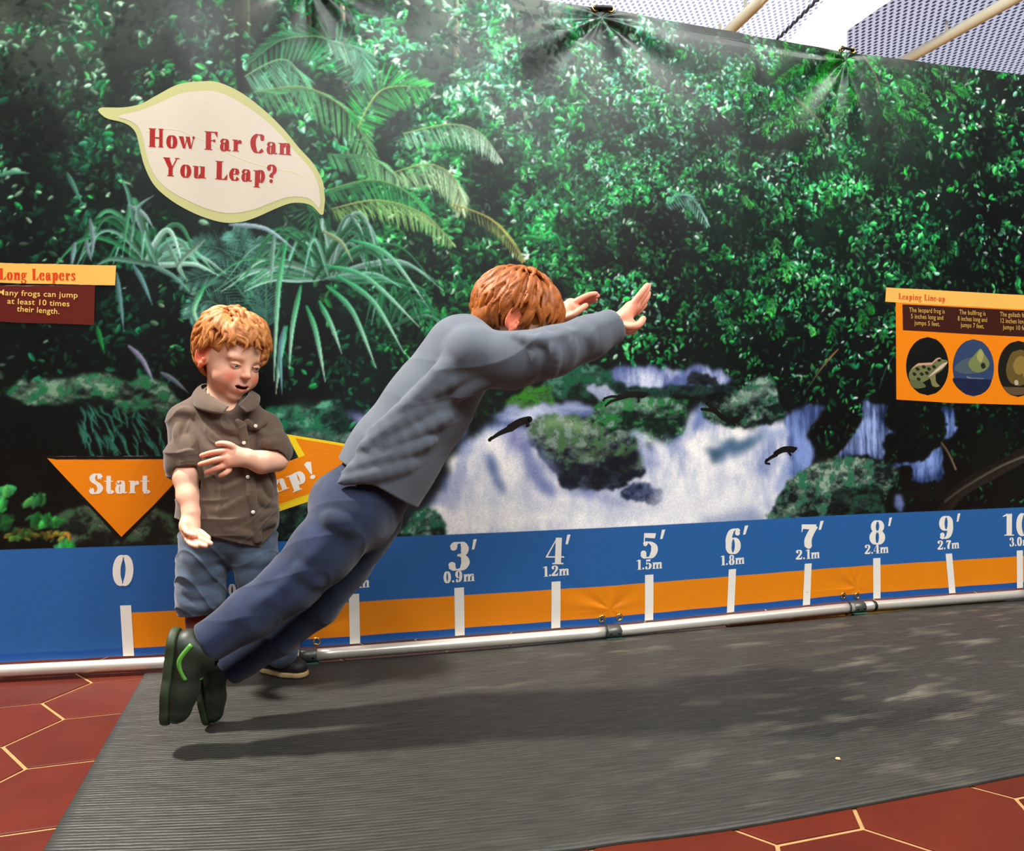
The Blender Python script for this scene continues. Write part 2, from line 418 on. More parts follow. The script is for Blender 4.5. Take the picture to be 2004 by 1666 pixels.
def leaf(s, z, L, W, ang, col, a=1.0, two=0.22):
    r = max(L, W)*0.5+DS*1.5
    i0 = int(max(0, gi(s-r))); i1 = int(min(NS, gi(s+r)+2)); j0 = int(max(0, gj(z-r))); j1 = int(min(NZ, gj(z+r)+2))
    if i1 <= i0 or j1 <= j0: return
    X = Sg[i0:i1][None, :]-s; Y = Zg[j0:j1][:, None]-z
    ca, sa = math.cos(ang), math.sin(ang)
    t = (X*ca+Y*sa)*(2/L); n = -X*sa+Y*ca
    w = 0.5*W*np.clip(1-t*t, 0, 1)**0.75
    m = np.clip((w-np.abs(n))/(DS*0.9)+0.5, 0, 1)*(np.abs(t) < 1)*a
    sh = 1+two*np.clip(n/(0.25*W), -1, 1)+0.12*t
    m = m[..., None]
    reg = IMG[j0:j1, i0:i1]; reg += m*(np.clip(np.asarray(col)*sh[..., None], 0, 255)-reg)
NMOD = None
def field(u, v, ru, rv, n, lo, hi, pal, ang=0.6, jit=1.6, asp=0.45, a=0.95, rg=RNG, clump=0):
    k = 1.0
    cl = rg.normal(0, 1, (max(1, clump), 2)) if clump else None
    for q in range(n):
        if clump:
            c = cl[rg.integers(clump)]; x, y = c+rg.normal(0, 0.16, 2)
        else: x, y = rg.normal(0, 0.55, 2)
        s, z = bz(u+x*ru, v+y*rv); sc = 0.00135*(1+0.25*max(0, s-1.2)/1.5)
        jj, ii = int(gj(z)), int(gi(s))
        if not (0 <= jj < NZ and 0 <= ii < NS): continue
        md = NMOD[jj, ii]
        if rg.random() > 0.25+1.1*md: continue
        L = rg.uniform(lo, hi)*sc*(1.32 if s < 1.3 else 1.12); c = np.array(pal[rg.integers(len(pal))], float)*rg.uniform(0.72, 1.2)*(0.36+1.02*md)
        leaf(s, z, L, L*asp*rg.uniform(0.7, 1.3), ang+rg.normal(0, jit), c, a)
def blade(pts, w, col, col2=None, taper=1.0):
    P = catmull([bz(*p) for p in pts], 16); d = np.hypot(*(P[1:]-P[:-1]).T); T = np.r_[0, np.cumsum(d)]
    n = max(4, int(T[-1]/(DS*1.2))); q = np.linspace(0, T[-1], n)
    xs = np.interp(q, T, P[:, 0]); zs = np.interp(q, T, P[:, 1]); w = w*0.00135
    for k in range(n):
        t = k/(n-1); ww = w*(max(0.12, (1-t**2.5)*(0.45+1.1*min(t*2.5, 0.5)))*taper+(1-taper))
        a = math.atan2(zs[min(k+1, n-1)]-zs[max(k-1, 0)], xs[min(k+1, n-1)]-xs[max(k-1, 0)])
        c = np.asarray(col, float) if col2 is None else np.asarray(col, float)*(1-t)+np.asarray(col2, float)*t
        leaf(xs[k], zs[k], max(ww, DS*2.2)*1.6, ww, a, c, 1, 0.2)
def frond(pts, llen, n, col, col2, droop=0.9, width=5, both=True, rg=RNG, rib=None):
    P = catmull([bz(*p) for p in pts], 20); m = len(P); llen *= 0.00135; width *= 0.00135
    for k in range(n):
        t = (k+0.5)/n; i = min(m-2, int(t*(m-1))); p = P[i]; tg = P[i+1]-P[i]; a = math.atan2(tg[1], tg[0])
        L = llen*(math.sin(PI*(0.12+0.83*t))**0.7)*rg.uniform(0.85, 1.1)
        c = np.asarray(col, float)*(1-t)+np.asarray(col2, float)*t
        for sd in ((1, -1) if both else (-1,)):
            la = a+sd*0.85; dx, dy = math.cos(la), math.sin(la)-droop
            l = math.hypot(dx, dy); dx /= l; dy /= l
            leaf(p[0]+dx*L*0.5, p[1]+dy*L*0.5, L, width, math.atan2(dy, dx), c*rg.uniform(0.7, 1.2), 0.9, 0.25)
    if rib: blade(pts, 4, rib, rib)
def polymask(px, soft=0.004, rough=0.0, rg=RNG):
    P = np.array([bz(*p) for p in px]); P = catmull(P, 5, closed=True)
    pad = soft*3+0.02
    i0 = int(max(0, gi(P[:, 0].min()-pad))); i1 = int(min(NS, gi(P[:, 0].max()+pad)+2))
    j0 = int(max(0, gj(P[:, 1].min()-pad))); j1 = int(min(NZ, gj(P[:, 1].max()+pad)+2))
    X, Y = np.meshgrid(Sg[i0:i1], Zg[j0:j1])
    if rough:
        nx = fbmsub(i0, i1, j0, j1, 0.05, rg)-0.5; ny = fbmsub(i0, i1, j0, j1, 0.05, rg)-0.5
        X = X+nx*rough; Y = Y+ny*rough
    ins = np.zeros(X.shape, bool); m = len(P)
    for k in range(m):
        x0, y0 = P[k]; x1, y1 = P[(k+1) % m]
        if y0 == y1: continue
        c = ((y0 > Y) != (y1 > Y)) & (X < (x1-x0)*(Y-y0)/(y1-y0)+x0); ins ^= c
    M = blur(ins.astype(float), max(1, int(soft/DS)))
    return M, (slice(j0, j1), slice(i0, i1)), X, Y
def fbmsub(i0, i1, j0, j1, c, rg, cz=None, o=4):
    cz = cz or c; t = 0; w = 0; S = Sg[i0:i1]; Z = Zg[j0:j1]
    for k in range(o):
        a, b = max(c/2**k, DS*1.6), max(cz/2**k, DS*1.6)
        fx = (S-S[0])/a; fz = (Z-Z[0])/b; ix = fx.astype(int); iz = fz.astype(int); tx = fx-ix; tz = fz-iz
        tx = tx*tx*(3-2*tx); tz = (tz*tz*(3-2*tz))[:, None]; R = rg.random((iz.max()+2, ix.max()+2))
        t = t+((R[iz][:, ix]*(1-tx)+R[iz][:, ix+1]*tx)*(1-tz)+(R[iz+1][:, ix]*(1-tx)+R[iz+1][:, ix+1]*tx)*tz)*0.62**k; w += 0.62**k
    return np.clip((t/w-0.5)*1.8+0.5, 0, 1)
def blur(M, r, it=2):
    for _ in range(it):
        for ax in (0, 1):
            c = np.cumsum(np.pad(M, [(r+1, r) if a == ax else (0, 0) for a in (0, 1)], mode='edge'), axis=ax)
            M = (np.take(c, range(2*r+1, c.shape[ax]), ax)-np.take(c, range(0, c.shape[ax]-2*r-1), ax))/(2*r+1)
    return M
def rock(px, dark, light, moss=None, mossamt=0.5, rg=RNG, cell=0.05, topl=0.6):
    M, sl, X, Y = polymask(px, 0.003, 0.03); j, i = sl
    n1 = fbmsub(i.start, i.stop, j.start, j.stop, cell, rg, cell*0.6); n2 = fbmsub(i.start, i.stop, j.start, j.stop, cell*0.45, rg)
    y = (Y-Y.min())/(Y.max()-Y.min()+1e-6)
    x_ = (X-X.min())/(X.max()-X.min()+1e-6)
    t = np.clip((n1-0.5)*1.7+(y-0.5)*topl*2.4+(0.5-x_)*0.45+0.47, 0, 1)[..., None]
    c = np.asarray(dark, float)*(1-t)+np.asarray(light, float)*t
    if moss is not None:
        q = np.clip((n2-0.5)*4+mossamt-0.3, 0, 1)[..., None]*np.clip(t*1.5, 0.15, 1); c = c*(1-q)+np.asarray(moss, float)*q
    cr = np.clip(1-np.abs(n2-0.5)*14, 0, 1)[..., None]*0.55; c = c*(1-cr)
    IMG[sl] += M[..., None]*(c-IMG[sl])
def water(px, light, shade, amt=0.5, soft=0.012, stretch=(0.03, 0.12), rough=0.03, rg=RNG, slant=0.0, a=1.0):
    M, sl, X, Y = polymask(px, soft, rough); j, i = sl
    n = fbmsub(i.start, i.stop, j.start, j.stop, stretch[0], rg, stretch[1]); n2 = fbmsub(i.start, i.stop, j.start, j.stop, 0.16, rg, 0.12, 3)
    edge = np.clip(1.25-blur(M, 14)*1.25, 0, 1)
    t = np.clip((n*0.5+n2*0.6-0.42)*1.8*amt+edge*0.75*amt, 0, 1)[..., None]
    c = np.asarray(light, float)*(1-t)+np.asarray(shade, float)*t
    IMG[sl] += (a*M)[..., None]*(c-IMG[sl])

GD = [(70, 100, 82), (95, 125, 108), (120, 152, 134), (50, 80, 62)]
GM = [(30, 112, 68), (52, 144, 82), (84, 168, 106), (24, 92, 50), (40, 124, 74)]
GT = [(58, 125, 104), (92, 162, 140), (138, 198, 180), (42, 98, 82), (70, 150, 112)]
GB = [(36, 146, 56), (56, 172, 70), (28, 116, 46), (88, 188, 88)]
GW = [(168, 206, 194), (202, 222, 216), (186, 198, 220)]
GK = [(14, 58, 42), (20, 78, 55), (10, 44, 32), (26, 92, 70)]
GP = [(150, 196, 170), (176, 212, 190), (120, 176, 146), (196, 220, 205)]
def soft(pts, w, col, a=0.7, blur_m=0.012):
    P = catmull(np.array(pts, float), 8); up = []; dn = []
    for i in range(len(P)):
        d = P[min(i+1, len(P)-1)]-P[max(i-1, 0)]; d = d/(np.hypot(*d)+1e-9); ww = 0.5*w*math.sin(PI*(0.12+0.76*i/(len(P)-1)))
        up.append(P[i]+ww*np.array([-d[1], d[0]])); dn.append(P[i]-ww*np.array([-d[1], d[0]]))
    M, sl, X, Y = polymask([tuple(p) for p in (up[::3]+dn[::-1][::3])], blur_m, 0.02); IMG[sl] += (a*M)[..., None]*(np.array(col, float)-IMG[sl])
def paint_mural():
    global NMOD
    n = 0.55*vnoise(0.055, 0.045, RNG)+0.30*vnoise(0.16, 0.13, RNG)+0.15*vnoise(0.028, 0.024, RNG); n = (n-n.mean())/n.std(); NMOD = np.clip(0.5+0.30*n, 0, 1)
    base_paint([(0, 50, (66, 72, 62)), (100, 100, (54, 66, 57)), (250, 100, (44, 60, 50)), (400, 60, (38, 46, 40)), (600, 80, (50, 60, 48)), (700, 80, (45, 52, 42)),
      (850, 80, (74, 90, 78)), (1000, 60, (104, 110, 102)), (1150, 100, (84, 98, 90)), (1300, 120, (62, 78, 72)), (1420, 120, (52, 78, 66)), (1600, 150, (30, 66, 42)), (1800, 180, (30, 60, 42)), (1980, 200, (24, 42, 32)),
      (0, 250, (14, 27, 23)), (150, 250, (19, 32, 26)), (300, 250, (28, 46, 38)), (550, 200, (36, 60, 44)), (700, 250, (38, 68, 46)), (850, 250, (36, 66, 50)), (1000, 250, (46, 72, 62)), (1200, 250, (40, 58, 52)), (1400, 250, (24, 48, 42)), (1600, 300, (20, 56, 36)), (1800, 300, (18, 48, 34)), (1980, 300, (11, 25, 19)),
      (0, 450, (6, 16, 12)), (150, 450, (8, 20, 15)), (300, 480, (10, 28, 22)), (500, 480, (14, 38, 30)), (700, 420, (20, 52, 34)), (850, 420, (20, 50, 40)), (950, 400, (16, 46, 36)), (1150, 420, (20, 37, 31)), (1250, 500, (15, 24, 20)), (1400, 450, (14, 42, 34)), (1600, 450, (10, 36, 26)), (1800, 420, (9, 28, 20)), (1980, 450, (6, 14, 12)),
      (0, 650, (5, 13, 10)), (200, 680, (9, 16, 14)), (330, 650, (8, 18, 16)), (550, 650, (12, 21, 18)), (650, 700, (10, 19, 14)), (800, 600, (10, 33, 23)), (900, 560, (14, 38, 25)), (1050, 620, (18, 20, 18)), (1150, 560, (22, 22, 20)), (1300, 620, (12, 23, 18)), (1500, 620, (8, 24, 17)), (1650, 680, (6, 13, 11)), (1800, 850, (6, 12, 10)), (1980, 850, (8, 20, 15)), (1980, 700, (6, 14, 10)),
      (0, 900, (4, 10, 8)), (200, 900, (6, 12, 10)), (100, 1000, (10, 17, 14)), (700, 800, (26, 34, 44)), (1000, 720, (12, 22, 16)), (1900, 950, (20, 19, 15)), (1700, 940, (12, 18, 16))])
    IMG[:] *= (0.55+0.9*fbm(0.12, 0.12, RNG))[..., None]
    # trunks far back
    blade([(402, -60), (398, 60), (392, 190)], 36, (30, 32, 29), (26, 28, 24), 0)
    blade([(384, -60), (380, 60), (372, 180)], 12, (52, 56, 48), (40, 44, 38), 0)
    field(170, 110, 330, 190, 1900, 7, 17, GD, 0.5, 1.0, clump=90)
    field(240, 130, 300, 170, 700, 7, 16, GK+GM[:1], 0.5, 1.0, clump=40)
    field(180, 150, 300, 200, 170, 6, 13, GP, 0.4, 0.8, clump=50)
    field(120, 330, 260, 150, 900, 8, 20, GK, 0.5, 1.2, clump=50)
    field(90, 330, 220, 130, 150, 6, 12, GP[:3], 0.4, 0.8, clump=40)
    field(560, 60, 200, 120, 900, 8, 18, GM+GD, 0.5, 1.2, clump=40)
    field(460, 220, 160, 100, 500, 8, 18, GM+GK, 0.5, 1.2, clump=25)
    blade([(470, -60), (474, 60), (480, 200)], 30, (58, 60, 46), (40, 44, 34), 0)
    blade([(484, -60), (487, 60), (490, 190)], 5, (92, 104, 70), (60, 74, 48), 0)
    blade([(602, -60), (604, 40), (612, 130)], 10, (120, 120, 104), (70, 76, 62), 0)
    blade([(668, -60), (672, 60), (676, 175)], 9, (198, 190, 174), (140, 132, 118), 0)
    blade([(893, -60), (893, 100), (890, 240)], 11, (176, 172, 150), (130, 140, 112), 0)
    field(860, 160, 300, 200, 2600, 8, 19, GT+GM, 0.4, 1.4, clump=130)
    field(980, 100, 260, 140, 1300, 8, 17, GP+GT, 0.4, 1.4, clump=70)
    field(1250, 150, 260, 140, 2100, 8, 19, GT+GD, 0.4, 1.4, clump=110)
    field(1250, 130, 260, 130, 420, 7, 15, GP+GW, 0.4, 1.0, clump=70)
    field(1130, 300, 260, 160, 1500, 7, 16, GD+GK+GM, 0.4, 1.4, clump=80)
    field(960, 330, 240, 160, 1900, 8, 20, GM, 0.4, 1.2, clump=90)
    field(960, 360, 230, 150, 380, 7, 15, GP+GM, 0.4, 1.0, clump=60)
    field(1400, 220, 190, 190, 2300, 7, 16, GT, 0.3, 1.4, clump=120)
    field(1400, 200, 190, 180, 330, 6, 13, GP+GW, 0.3, 1.0, clump=60)
    field(1240, 440, 240, 120, 900, 6, 14, GK+GD, 0.3, 1.4, clump=60)
    field(1480, 450, 230, 150, 2000, 7, 17, GM, 0.4, 1.3, clump=110)
    field(1480, 450, 230, 170, 260, 6, 12, GP+GW, 0.4, 1.0, clump=70)
    field(1790, 190, 210, 120, 1500, 8, 19, GM+GB[:2]+GD, 0.4, 1.3, clump=70)
    field(1800, 180, 200, 110, 160, 6, 13, GW+GP, 0.5, 0.8, clump=50)
    field(1720, 330, 260, 130, 1900, 8, 18, GM, 0.4, 1.3, clump=100)
    field(1720, 320, 260, 150, 210, 6, 12, GW+GP, 0.5, 0.8, clump=60)
    field(1520, 560, 230, 120, 1300, 8, 20, GM+GK, 0.5, 1.3, clump=70)
    field(1520, 550, 230, 120, 190, 6, 14, GW+GP, 0.5, 0.8, clump=60)
    field(1930, 420, 160, 200, 500, 7, 15, GK, 0.4, 1.3, clump=40)
    field(1900, 560, 200, 130, 260, 7, 14, GK, 0.4, 1.3, clump=30)
    field(1560, 690, 200, 70, 420, 7, 14, GK+GM, 0.6, 1.3, clump=30)
    field(910, 480, 170, 90, 1500, 9, 19, GM, 0.4, 1.3, clump=70)
    field(880, 490, 170, 100, 240, 7, 14, GP+GM, 0.4, 1.0, clump=40)
    field(820, 610, 170, 130, 900, 9, 18, GK+GM[:1], 0.4, 1.3, clump=50)
    field(1290, 620, 140, 110, 260, 7, 14, GK+GM, 0.9, 0.8, clump=30)
    field(1150, 640, 160, 60, 80, 6, 12, GK, 0.9, 0.8)
    field(130, 440, 240, 170, 600, 8, 18, GK, 0.8, 1.0, clump=50)
    field(60, 640, 160, 100, 240, 8, 16, GK, 0.8, 1.0, clump=30)
    field(330, 640, 120, 120, 260, 8, 16, GK, 0.8, 1.0, clump=30)
    field(640, 720, 150, 90, 160, 6, 12, GK, 0.8, 1.0, clump=30)
    field(1900, 890, 150, 110, 460, 7, 14, GK+GM[3:4], 0.5, 1.2, clump=40)
    # feathery bright clump upper right
    for q in range(46):
        u, v = RNG.normal(1615, 60), RNG.normal(150, 60)
        frond([(u, v), (u+RNG.uniform(-18, 8), v+14), (u-RNG.uniform(10, 40), v+RNG.uniform(20, 46))], RNG.uniform(14, 24), 8, GB[q % 4], GB[(q+1) % 4], 0.3, 4)
    for q in range(26):
        u, v = RNG.normal(1800, 70), RNG.normal(170, 40)
        frond([(u, v), (u+14, v+8), (u+RNG.uniform(20, 45), v+RNG.uniform(16, 40))], RNG.uniform(14, 22), 8, GB[q % 4], GM[(q+1) % 4], 0.3, 4)
    for q in range(26):
        u, v = RNG.normal(1540, 110), RNG.normal(560, 60)
        frond([(u, v), (u+6, v+10), (u+RNG.uniform(-30, 30), v+RNG.uniform(16, 40))], RNG.uniform(16, 24), 5, GM[q % 4], GB[(q+1) % 4], 0.3, 8)
    IMG[:] = 255*(np.clip(IMG, 0, 255)/255)**1.28; IMG[..., 2] *= 0.95
    # palm fronds
    frond([(705, 150), (640, 78), (560, 74), (492, 122)], 66, 40, (52, 140, 86), (40, 120, 70), 0.7, 4, rib=(90, 150, 90))
    frond([(480, 150), (560, 116), (612, 190)], 76, 34, (110, 178, 140), (60, 140, 92), 1.2, 4, rib=(120, 170, 120))
    frond([(500, 180), (600, 170), (690, 230), (730, 330)], 80, 40, (70, 150, 92), (96, 160, 96), 0.9, 4, rib=(120, 150, 96))
    frond([(640, 80), (700, 96), (710, 150)], 60, 30, (130, 180, 150), (60, 150, 110), 0.8, 4)
    frond([(700, 250), (748, 176), (836, 172)], 62, 30, (34, 160, 62), (60, 180, 84), 0.5, 5, rib=(150, 180, 90))
    frond([(790, 262), (880, 244), (940, 262), (978, 310)], 58, 36, (120, 180, 140), (176, 206, 176), 1.6, 4, rib=(150, 180, 120))
    frond([(640, 300), (720, 306), (780, 350)], 60, 34, (70, 150, 90), (130, 180, 130), 0.9, 4)
    frond([(770, 338), (840, 322), (890, 350), (902, 410)], 72, 36, (130, 176, 120), (176, 204, 160), 1.4, 4, rib=(150, 170, 100))
    frond([(640, 372), (730, 352), (800, 380), (845, 440)], 60, 36, (40, 130, 66), (40, 140, 76), 0.9, 5, rib=(100, 150, 80))
    frond([(650, 408), (740, 392), (830, 420), (884, 474)], 56, 38, (112, 160, 84), (150, 190, 120), 1.3, 4, rib=(150, 170, 96))
    frond([(880, 398), (950, 424), (990, 460), (1024, 510)], 34, 30, (110, 130, 60), (168, 160, 90), 0.8, 3, rib=(160, 150, 80))
    frond([(640, 440), (600, 400), (700, 360)], 40, 20, (40, 110, 66), (40, 110, 66), 0.8, 4)
    frond([(1300, 400), (1345, 384), (1384, 440)], 34, 20, (80, 140, 124), (120, 170, 150), 0.8, 4)
    for (a, b, c) in (((520, 640), (440, 540), (352, 556)), ((520, 620), (450, 500), (380, 480)), ((520, 620), (480, 490), (455, 452)), ((520, 640), (520, 540), (500, 470)), ((490, 640), (410, 590), (372, 624))):
        frond([a, b, c], 44, 50, (46, 96, 84), (78, 132, 120), 0.15, 2.6, rib=(60, 110, 90))
    # strap-leaved clumps
    ST = [(44, 128, 78), (70, 150, 104), (112, 176, 150), (150, 196, 178), (30, 108, 62)]
    rg = np.random.default_rng(5)
    def clump(u, v, n, L0, L1, a0, a1, w):
        for q in range(n):
            a = math.radians(rg.uniform(a0, a1)); L = rg.uniform(L0, L1); c = np.array(ST[rg.integers(5)], float)*rg.uniform(0.7, 1.05)
            dx, dy = math.cos(a)*L, -math.sin(a)*L*0.8
            blade([(u+rg.normal(0, 10), v), (u+dx*0.45, v+dy*0.75), (u+dx*0.85, v+dy*0.80), (u+dx*1.25, v+dy*0.30+L*0.18)], w*rg.uniform(0.6, 1.1), c*0.75, np.minimum(c*1.15, 235))
    clump(640, 545, 60, 110, 210, -5, 185, 10)
    clump(290, 520, 26, 90, 190, 0, 180, 12)
    clump(760, 640, 16, 80, 140, 0, 120, 8)
    for b in ([(560, 470), (545, 560), (538, 690), (536, 745)], [(588, 560), (572, 640), (566, 720)], [(600, 600), (618, 650), (636, 745)], [(625, 590), (650, 640), (668, 690)], [(640, 560), (690, 610), (736, 720)],
              [(660, 540), (730, 590), (790, 690)], [(640, 520), (720, 545), (820, 640)], [(560, 640), (548, 700), (540, 770)], [(690, 470), (760, 500), (830, 590)], [(400, 560), (380, 610), (402, 650)]):
        blade(b, 11, (40, 150, 88), (190, 226, 206))
    for b, c in (([(146, 476), (143, 496), (140, 522)], (120, 160, 160)), ([(168, 470), (172, 490), (176, 505)], (110, 140, 140)), ([(228, 535), (236, 590), (243, 648)], (92, 140, 140)), ([(262, 520), (280, 552), (298, 596)], (96, 150, 150)),
                 ([(296, 520), (338, 540), (376, 576)], (100, 150, 136)), ([(328, 476), (346, 512), (366, 550)], (120, 172, 150)), ([(253, 678), (280, 706), (304, 756)], (142, 140, 168)), ([(190, 640), (196, 662), (204, 690)], (24, 130, 60)),
                 ([(316, 730), (340, 744), (368, 768)], (110, 120, 134)), ([(176, 430), (182, 470), (178, 508)], (120, 150, 150)), ([(262, 440), (252, 380), (232, 340)], (80, 140, 120)), ([(0, 342), (24, 336), (54, 338)], (80, 150, 120)),
                 ([(132, 340), (145, 366), (160, 398)], (70, 130, 110)), ([(256, 404), (282, 420), (300, 446)], (140, 170, 166)), ([(280, 456), (270, 410), (300, 384)], (110, 150, 140)), ([(450, 440), (520, 448), (578, 490)], (160, 190, 200)),
                 ([(536, 460), (533, 500), (530, 560)], (120, 170, 150)), ([(632, 452), (668, 474), (690, 512)], (150, 180, 130)), ([(400, 470), (350, 520), (366, 548)], (120, 160, 140)), ([(556, 640), (548, 690), (552, 770)], (110, 170, 170))):
        blade(b, 10, np.array(c)*0.8, c)
    for q in range(70):
        u, v = rg.uniform(150, 330), rg.uniform(790, 900); blade([(u, v), (u+8, v+14), (u+rg.uniform(5, 26), v+rg.uniform(22, 44))], 4, (26, 84, 66), (60, 130, 110))
    # rocks on the left
    rock([(0, 762), (60, 742), (150, 744), (230, 735), (320, 752), (350, 800), (338, 850), (260, 806), (150, 790), (60, 792)], (10, 18, 15), (104, 138, 112), (28, 100, 60), 0.55)
    rock([(110, 1006), (180, 996), (330, 1004), (352, 1062), (240, 1068), (120, 1060)], (14, 20, 16), (88, 104, 80), (52, 88, 58), 0.4)
    rock([(520, 802), (560, 796), (640, 787), (668, 790), (692, 835), (664, 852), (560, 852), (522, 842)], (12, 34, 28), (86, 160, 126), (20, 104, 66), 0.6, topl=0.4)
    rock([(520, 858), (640, 850), (720, 850), (720, 890), (560, 895)], (16, 28, 26), (96, 126, 112), (40, 90, 66), 0.4)
    rock([(530, 985), (600, 975), (680, 990), (700, 1050), (540, 1050)], (14, 22, 20), (70, 100, 84), (30, 80, 52), 0.4)
    field(60, 1020, 50, 22, 130, 14, 30, GB+GM[:2], 0.9, 0.9, clump=10)
    field(70, 1048, 60, 10, 60, 8, 16, [(110, 120, 40), (150, 110, 40), (60, 100, 40)], 0.4, 1)
    water([(676, 818), (760, 812), (900, 830), (880, 870), (740, 846)], (150, 156, 200), (58, 66, 110), 0.8, 0.008, (0.1, 0.03))
    # the stream
    rock([(1060, 748), (1130, 712), (1200, 720), (1226, 752), (1160, 778), (1080, 776)], (8, 26, 20), (62, 112, 90), (18, 80, 52), 0.7)
    water([(1196, 722), (1300, 718), (1404, 724), (1420, 754), (1300, 760), (1212, 756)], (206, 212, 230), (84, 98, 150), 0.95, 0.006, (0.02, 0.05))
    rock([(1346, 738), (1378, 730), (1400, 752), (1350, 758)], (12, 16, 22), (36, 44, 50))
    rock([(1150, 756), (1280, 756), (1420, 756), (1420, 772), (1280, 778), (1180, 774)], (12, 26, 26), (40, 64, 60), (18, 60, 44), 0.5)
    rock([(990, 792), (1036, 757), (1082, 768), (1090, 792), (1020, 800)], (14, 40, 20), (60, 110, 52), (48, 120, 30), 0.8)
    water([(960, 812), (1060, 790), (1170, 790), (1196, 804), (1120, 822), (1040, 830)], (196, 202, 222), (80, 96, 140), 0.8, 0.006, (0.12, 0.03))
    water([(1150, 762), (1190, 760), (1216, 784), (1180, 788)], (210, 212, 220), (120, 130, 160), 0.5, 0.005)
    water([(866, 1060), (866, 960), (890, 890), (945, 838), (1005, 826), (1060, 850), (1110, 940), (1180, 950), (1250, 920), (1262, 880), (1300, 868), (1336, 840), (1350, 806), (1396, 800), (1420, 838), (1490, 828), (1552, 820), (1590, 800), (1600, 812), (1572, 856), (1584, 910), (1556, 950), (1520, 1010), (1520, 1060)],
          (250, 244, 238), (104, 122, 172), 0.85, 0.012, (0.05, 0.13))
    water([(900, 1060), (900, 990), (930, 910), (1000, 880), (1060, 960), (1200, 990), (1330, 930), (1440, 930), (1500, 960), (1480, 1060)], (252, 247, 240), (186, 190, 208), 0.6, 0.05, (0.2, 0.1), a=0.7)
    water([(952, 884), (962, 892), (986, 950), (978, 966), (960, 930)], (96, 116, 160), (70, 90, 140), 0.5, 0.012)
    water([(1380, 880), (1460, 856), (1500, 850), (1450, 884), (1400, 900)], (80, 106, 140), (50, 80, 100), 0.6, 0.012)
    water([(1380, 1014), (1480, 1000), (1500, 1034), (1380, 1036)], (150, 160, 186), (110, 124, 160), 0.6, 0.02, (0.2, 0.05), a=0.8)
    rock([(1148, 808), (1180, 782), (1260, 776), (1334, 784), (1346, 826), (1316, 852), (1240, 848), (1172, 832)], (8, 24, 20), (112, 150, 126), (26, 112, 46), 0.7, cell=0.04)
    rock([(1372, 806), (1424, 774), (1474, 744), (1512, 744), (1528, 790), (1534, 822), (1450, 836), (1396, 832)], (10, 22, 20), (136, 164, 146), (26, 92, 60), 0.5, cell=0.04)
    rock([(1036, 856), (1060, 820), (1116, 810), (1176, 832), (1236, 862), (1268, 906), (1240, 944), (1180, 954), (1104, 950), (1064, 906)], (16, 20, 34), (116, 138, 122), (64, 104, 60), 0.5, cell=0.05, topl=1.15)
    rock([(1130, 945), (1180, 915), (1240, 940), (1180, 958)], (14, 20, 26), (60, 74, 96))
    rock([(1214, 956), (1250, 944), (1286, 960), (1284, 988), (1240, 982)], (28, 36, 62), (96, 108, 140))
    water([(1230, 850), (1262, 860), (1282, 900), (1268, 912), (1252, 876)], (206, 208, 222), (120, 132, 176), 0.6, 0.008)
    rock([(780, 1060), (806, 1010), (838, 986), (866, 1004), (874, 1060)], (14, 24, 24), (112, 150, 132), (24, 100, 66), 0.6, cell=0.03)
    for pts, w, c, al in (([(1028, 862), (1046, 920), (1084, 972)], 30, (92, 106, 160), 0.75), ([(1070, 958), (1130, 962), (1190, 976), (1230, 990)], 13, (120, 130, 172), 0.7), ([(1000, 850), (1020, 866), (1036, 884)], 40, (108, 112, 164), 0.7),
       ([(1246, 850), (1290, 872), (1314, 910)], 14, (244, 242, 242), 0.8), ([(1300, 850), (1330, 876), (1352, 906)], 16, (150, 160, 196), 0.6), ([(1384, 862), (1440, 872), (1500, 852)], 18, (84, 116, 150), 0.55), ([(1404, 906), (1440, 890), (1470, 886)], 14, (130, 146, 184), 0.5),
       ([(1492, 846), (1530, 850), (1566, 838)], 18, (150, 164, 204), 0.6), ([(908, 900), (892, 960), (880, 1012)], 14, (150, 156, 190), 0.6), ([(940, 880), (926, 930), (916, 990)], 10, (176, 182, 206), 0.6), ([(1564, 836), (1546, 900), (1520, 964)], 22, (122, 142, 194), 0.6),
       ([(1420, 920), (1400, 960), (1360, 990)], 26, (206, 206, 216), 0.6), ([(1300, 930), (1280, 990), (1200, 1012)], 24, (204, 206, 218), 0.6), ([(1180, 1000), (1080, 990), (1010, 1010)], 20, (204, 204, 214), 0.5), ([(1340, 856), (1352, 830), (1362, 810)], 16, (232, 232, 236), 0.7),
       ([(1060, 838), (1104, 824), (1152, 846)], 18, (158, 184, 140), 0.6), ([(1056, 876), (1074, 910), (1096, 934)], 24, (116, 128, 166), 0.6), ([(1160, 934), (1214, 914), (1246, 886)], 34, (12, 16, 22), 0.75), ([(1120, 880), (1170, 890), (1200, 880)], 20, (72, 96, 62), 0.5), ([(1130, 948), (1170, 950), (1200, 946)], 8, (10, 12, 16), 0.8),
       ([(1180, 800), (1240, 790), (1300, 794)], 12, (120, 160, 128), 0.5), ([(1420, 800), (1466, 776), (1506, 760)], 16, (164, 186, 168), 0.6), ([(1560, 940), (1620, 910), (1690, 904)], 14, (160, 180, 150), 0.5), ([(1640, 990), (1690, 984), (1730, 970)], 22, (8, 14, 14), 0.7), ([(540, 812), (590, 798), (640, 796)], 10, (120, 190, 150), 0.5), ([(60, 746), (150, 750), (230, 742)], 8, (120, 160, 130), 0.6)):
        soft(pts, w, c, al)
    # right-hand falls
    water([(1546, 806), (1600, 796), (1612, 804), (1580, 850), (1592, 880), (1574, 936), (1548, 930), (1540, 850)], (126, 148, 204), (44, 60, 104), 0.9, 0.006, (0.015, 0.12))
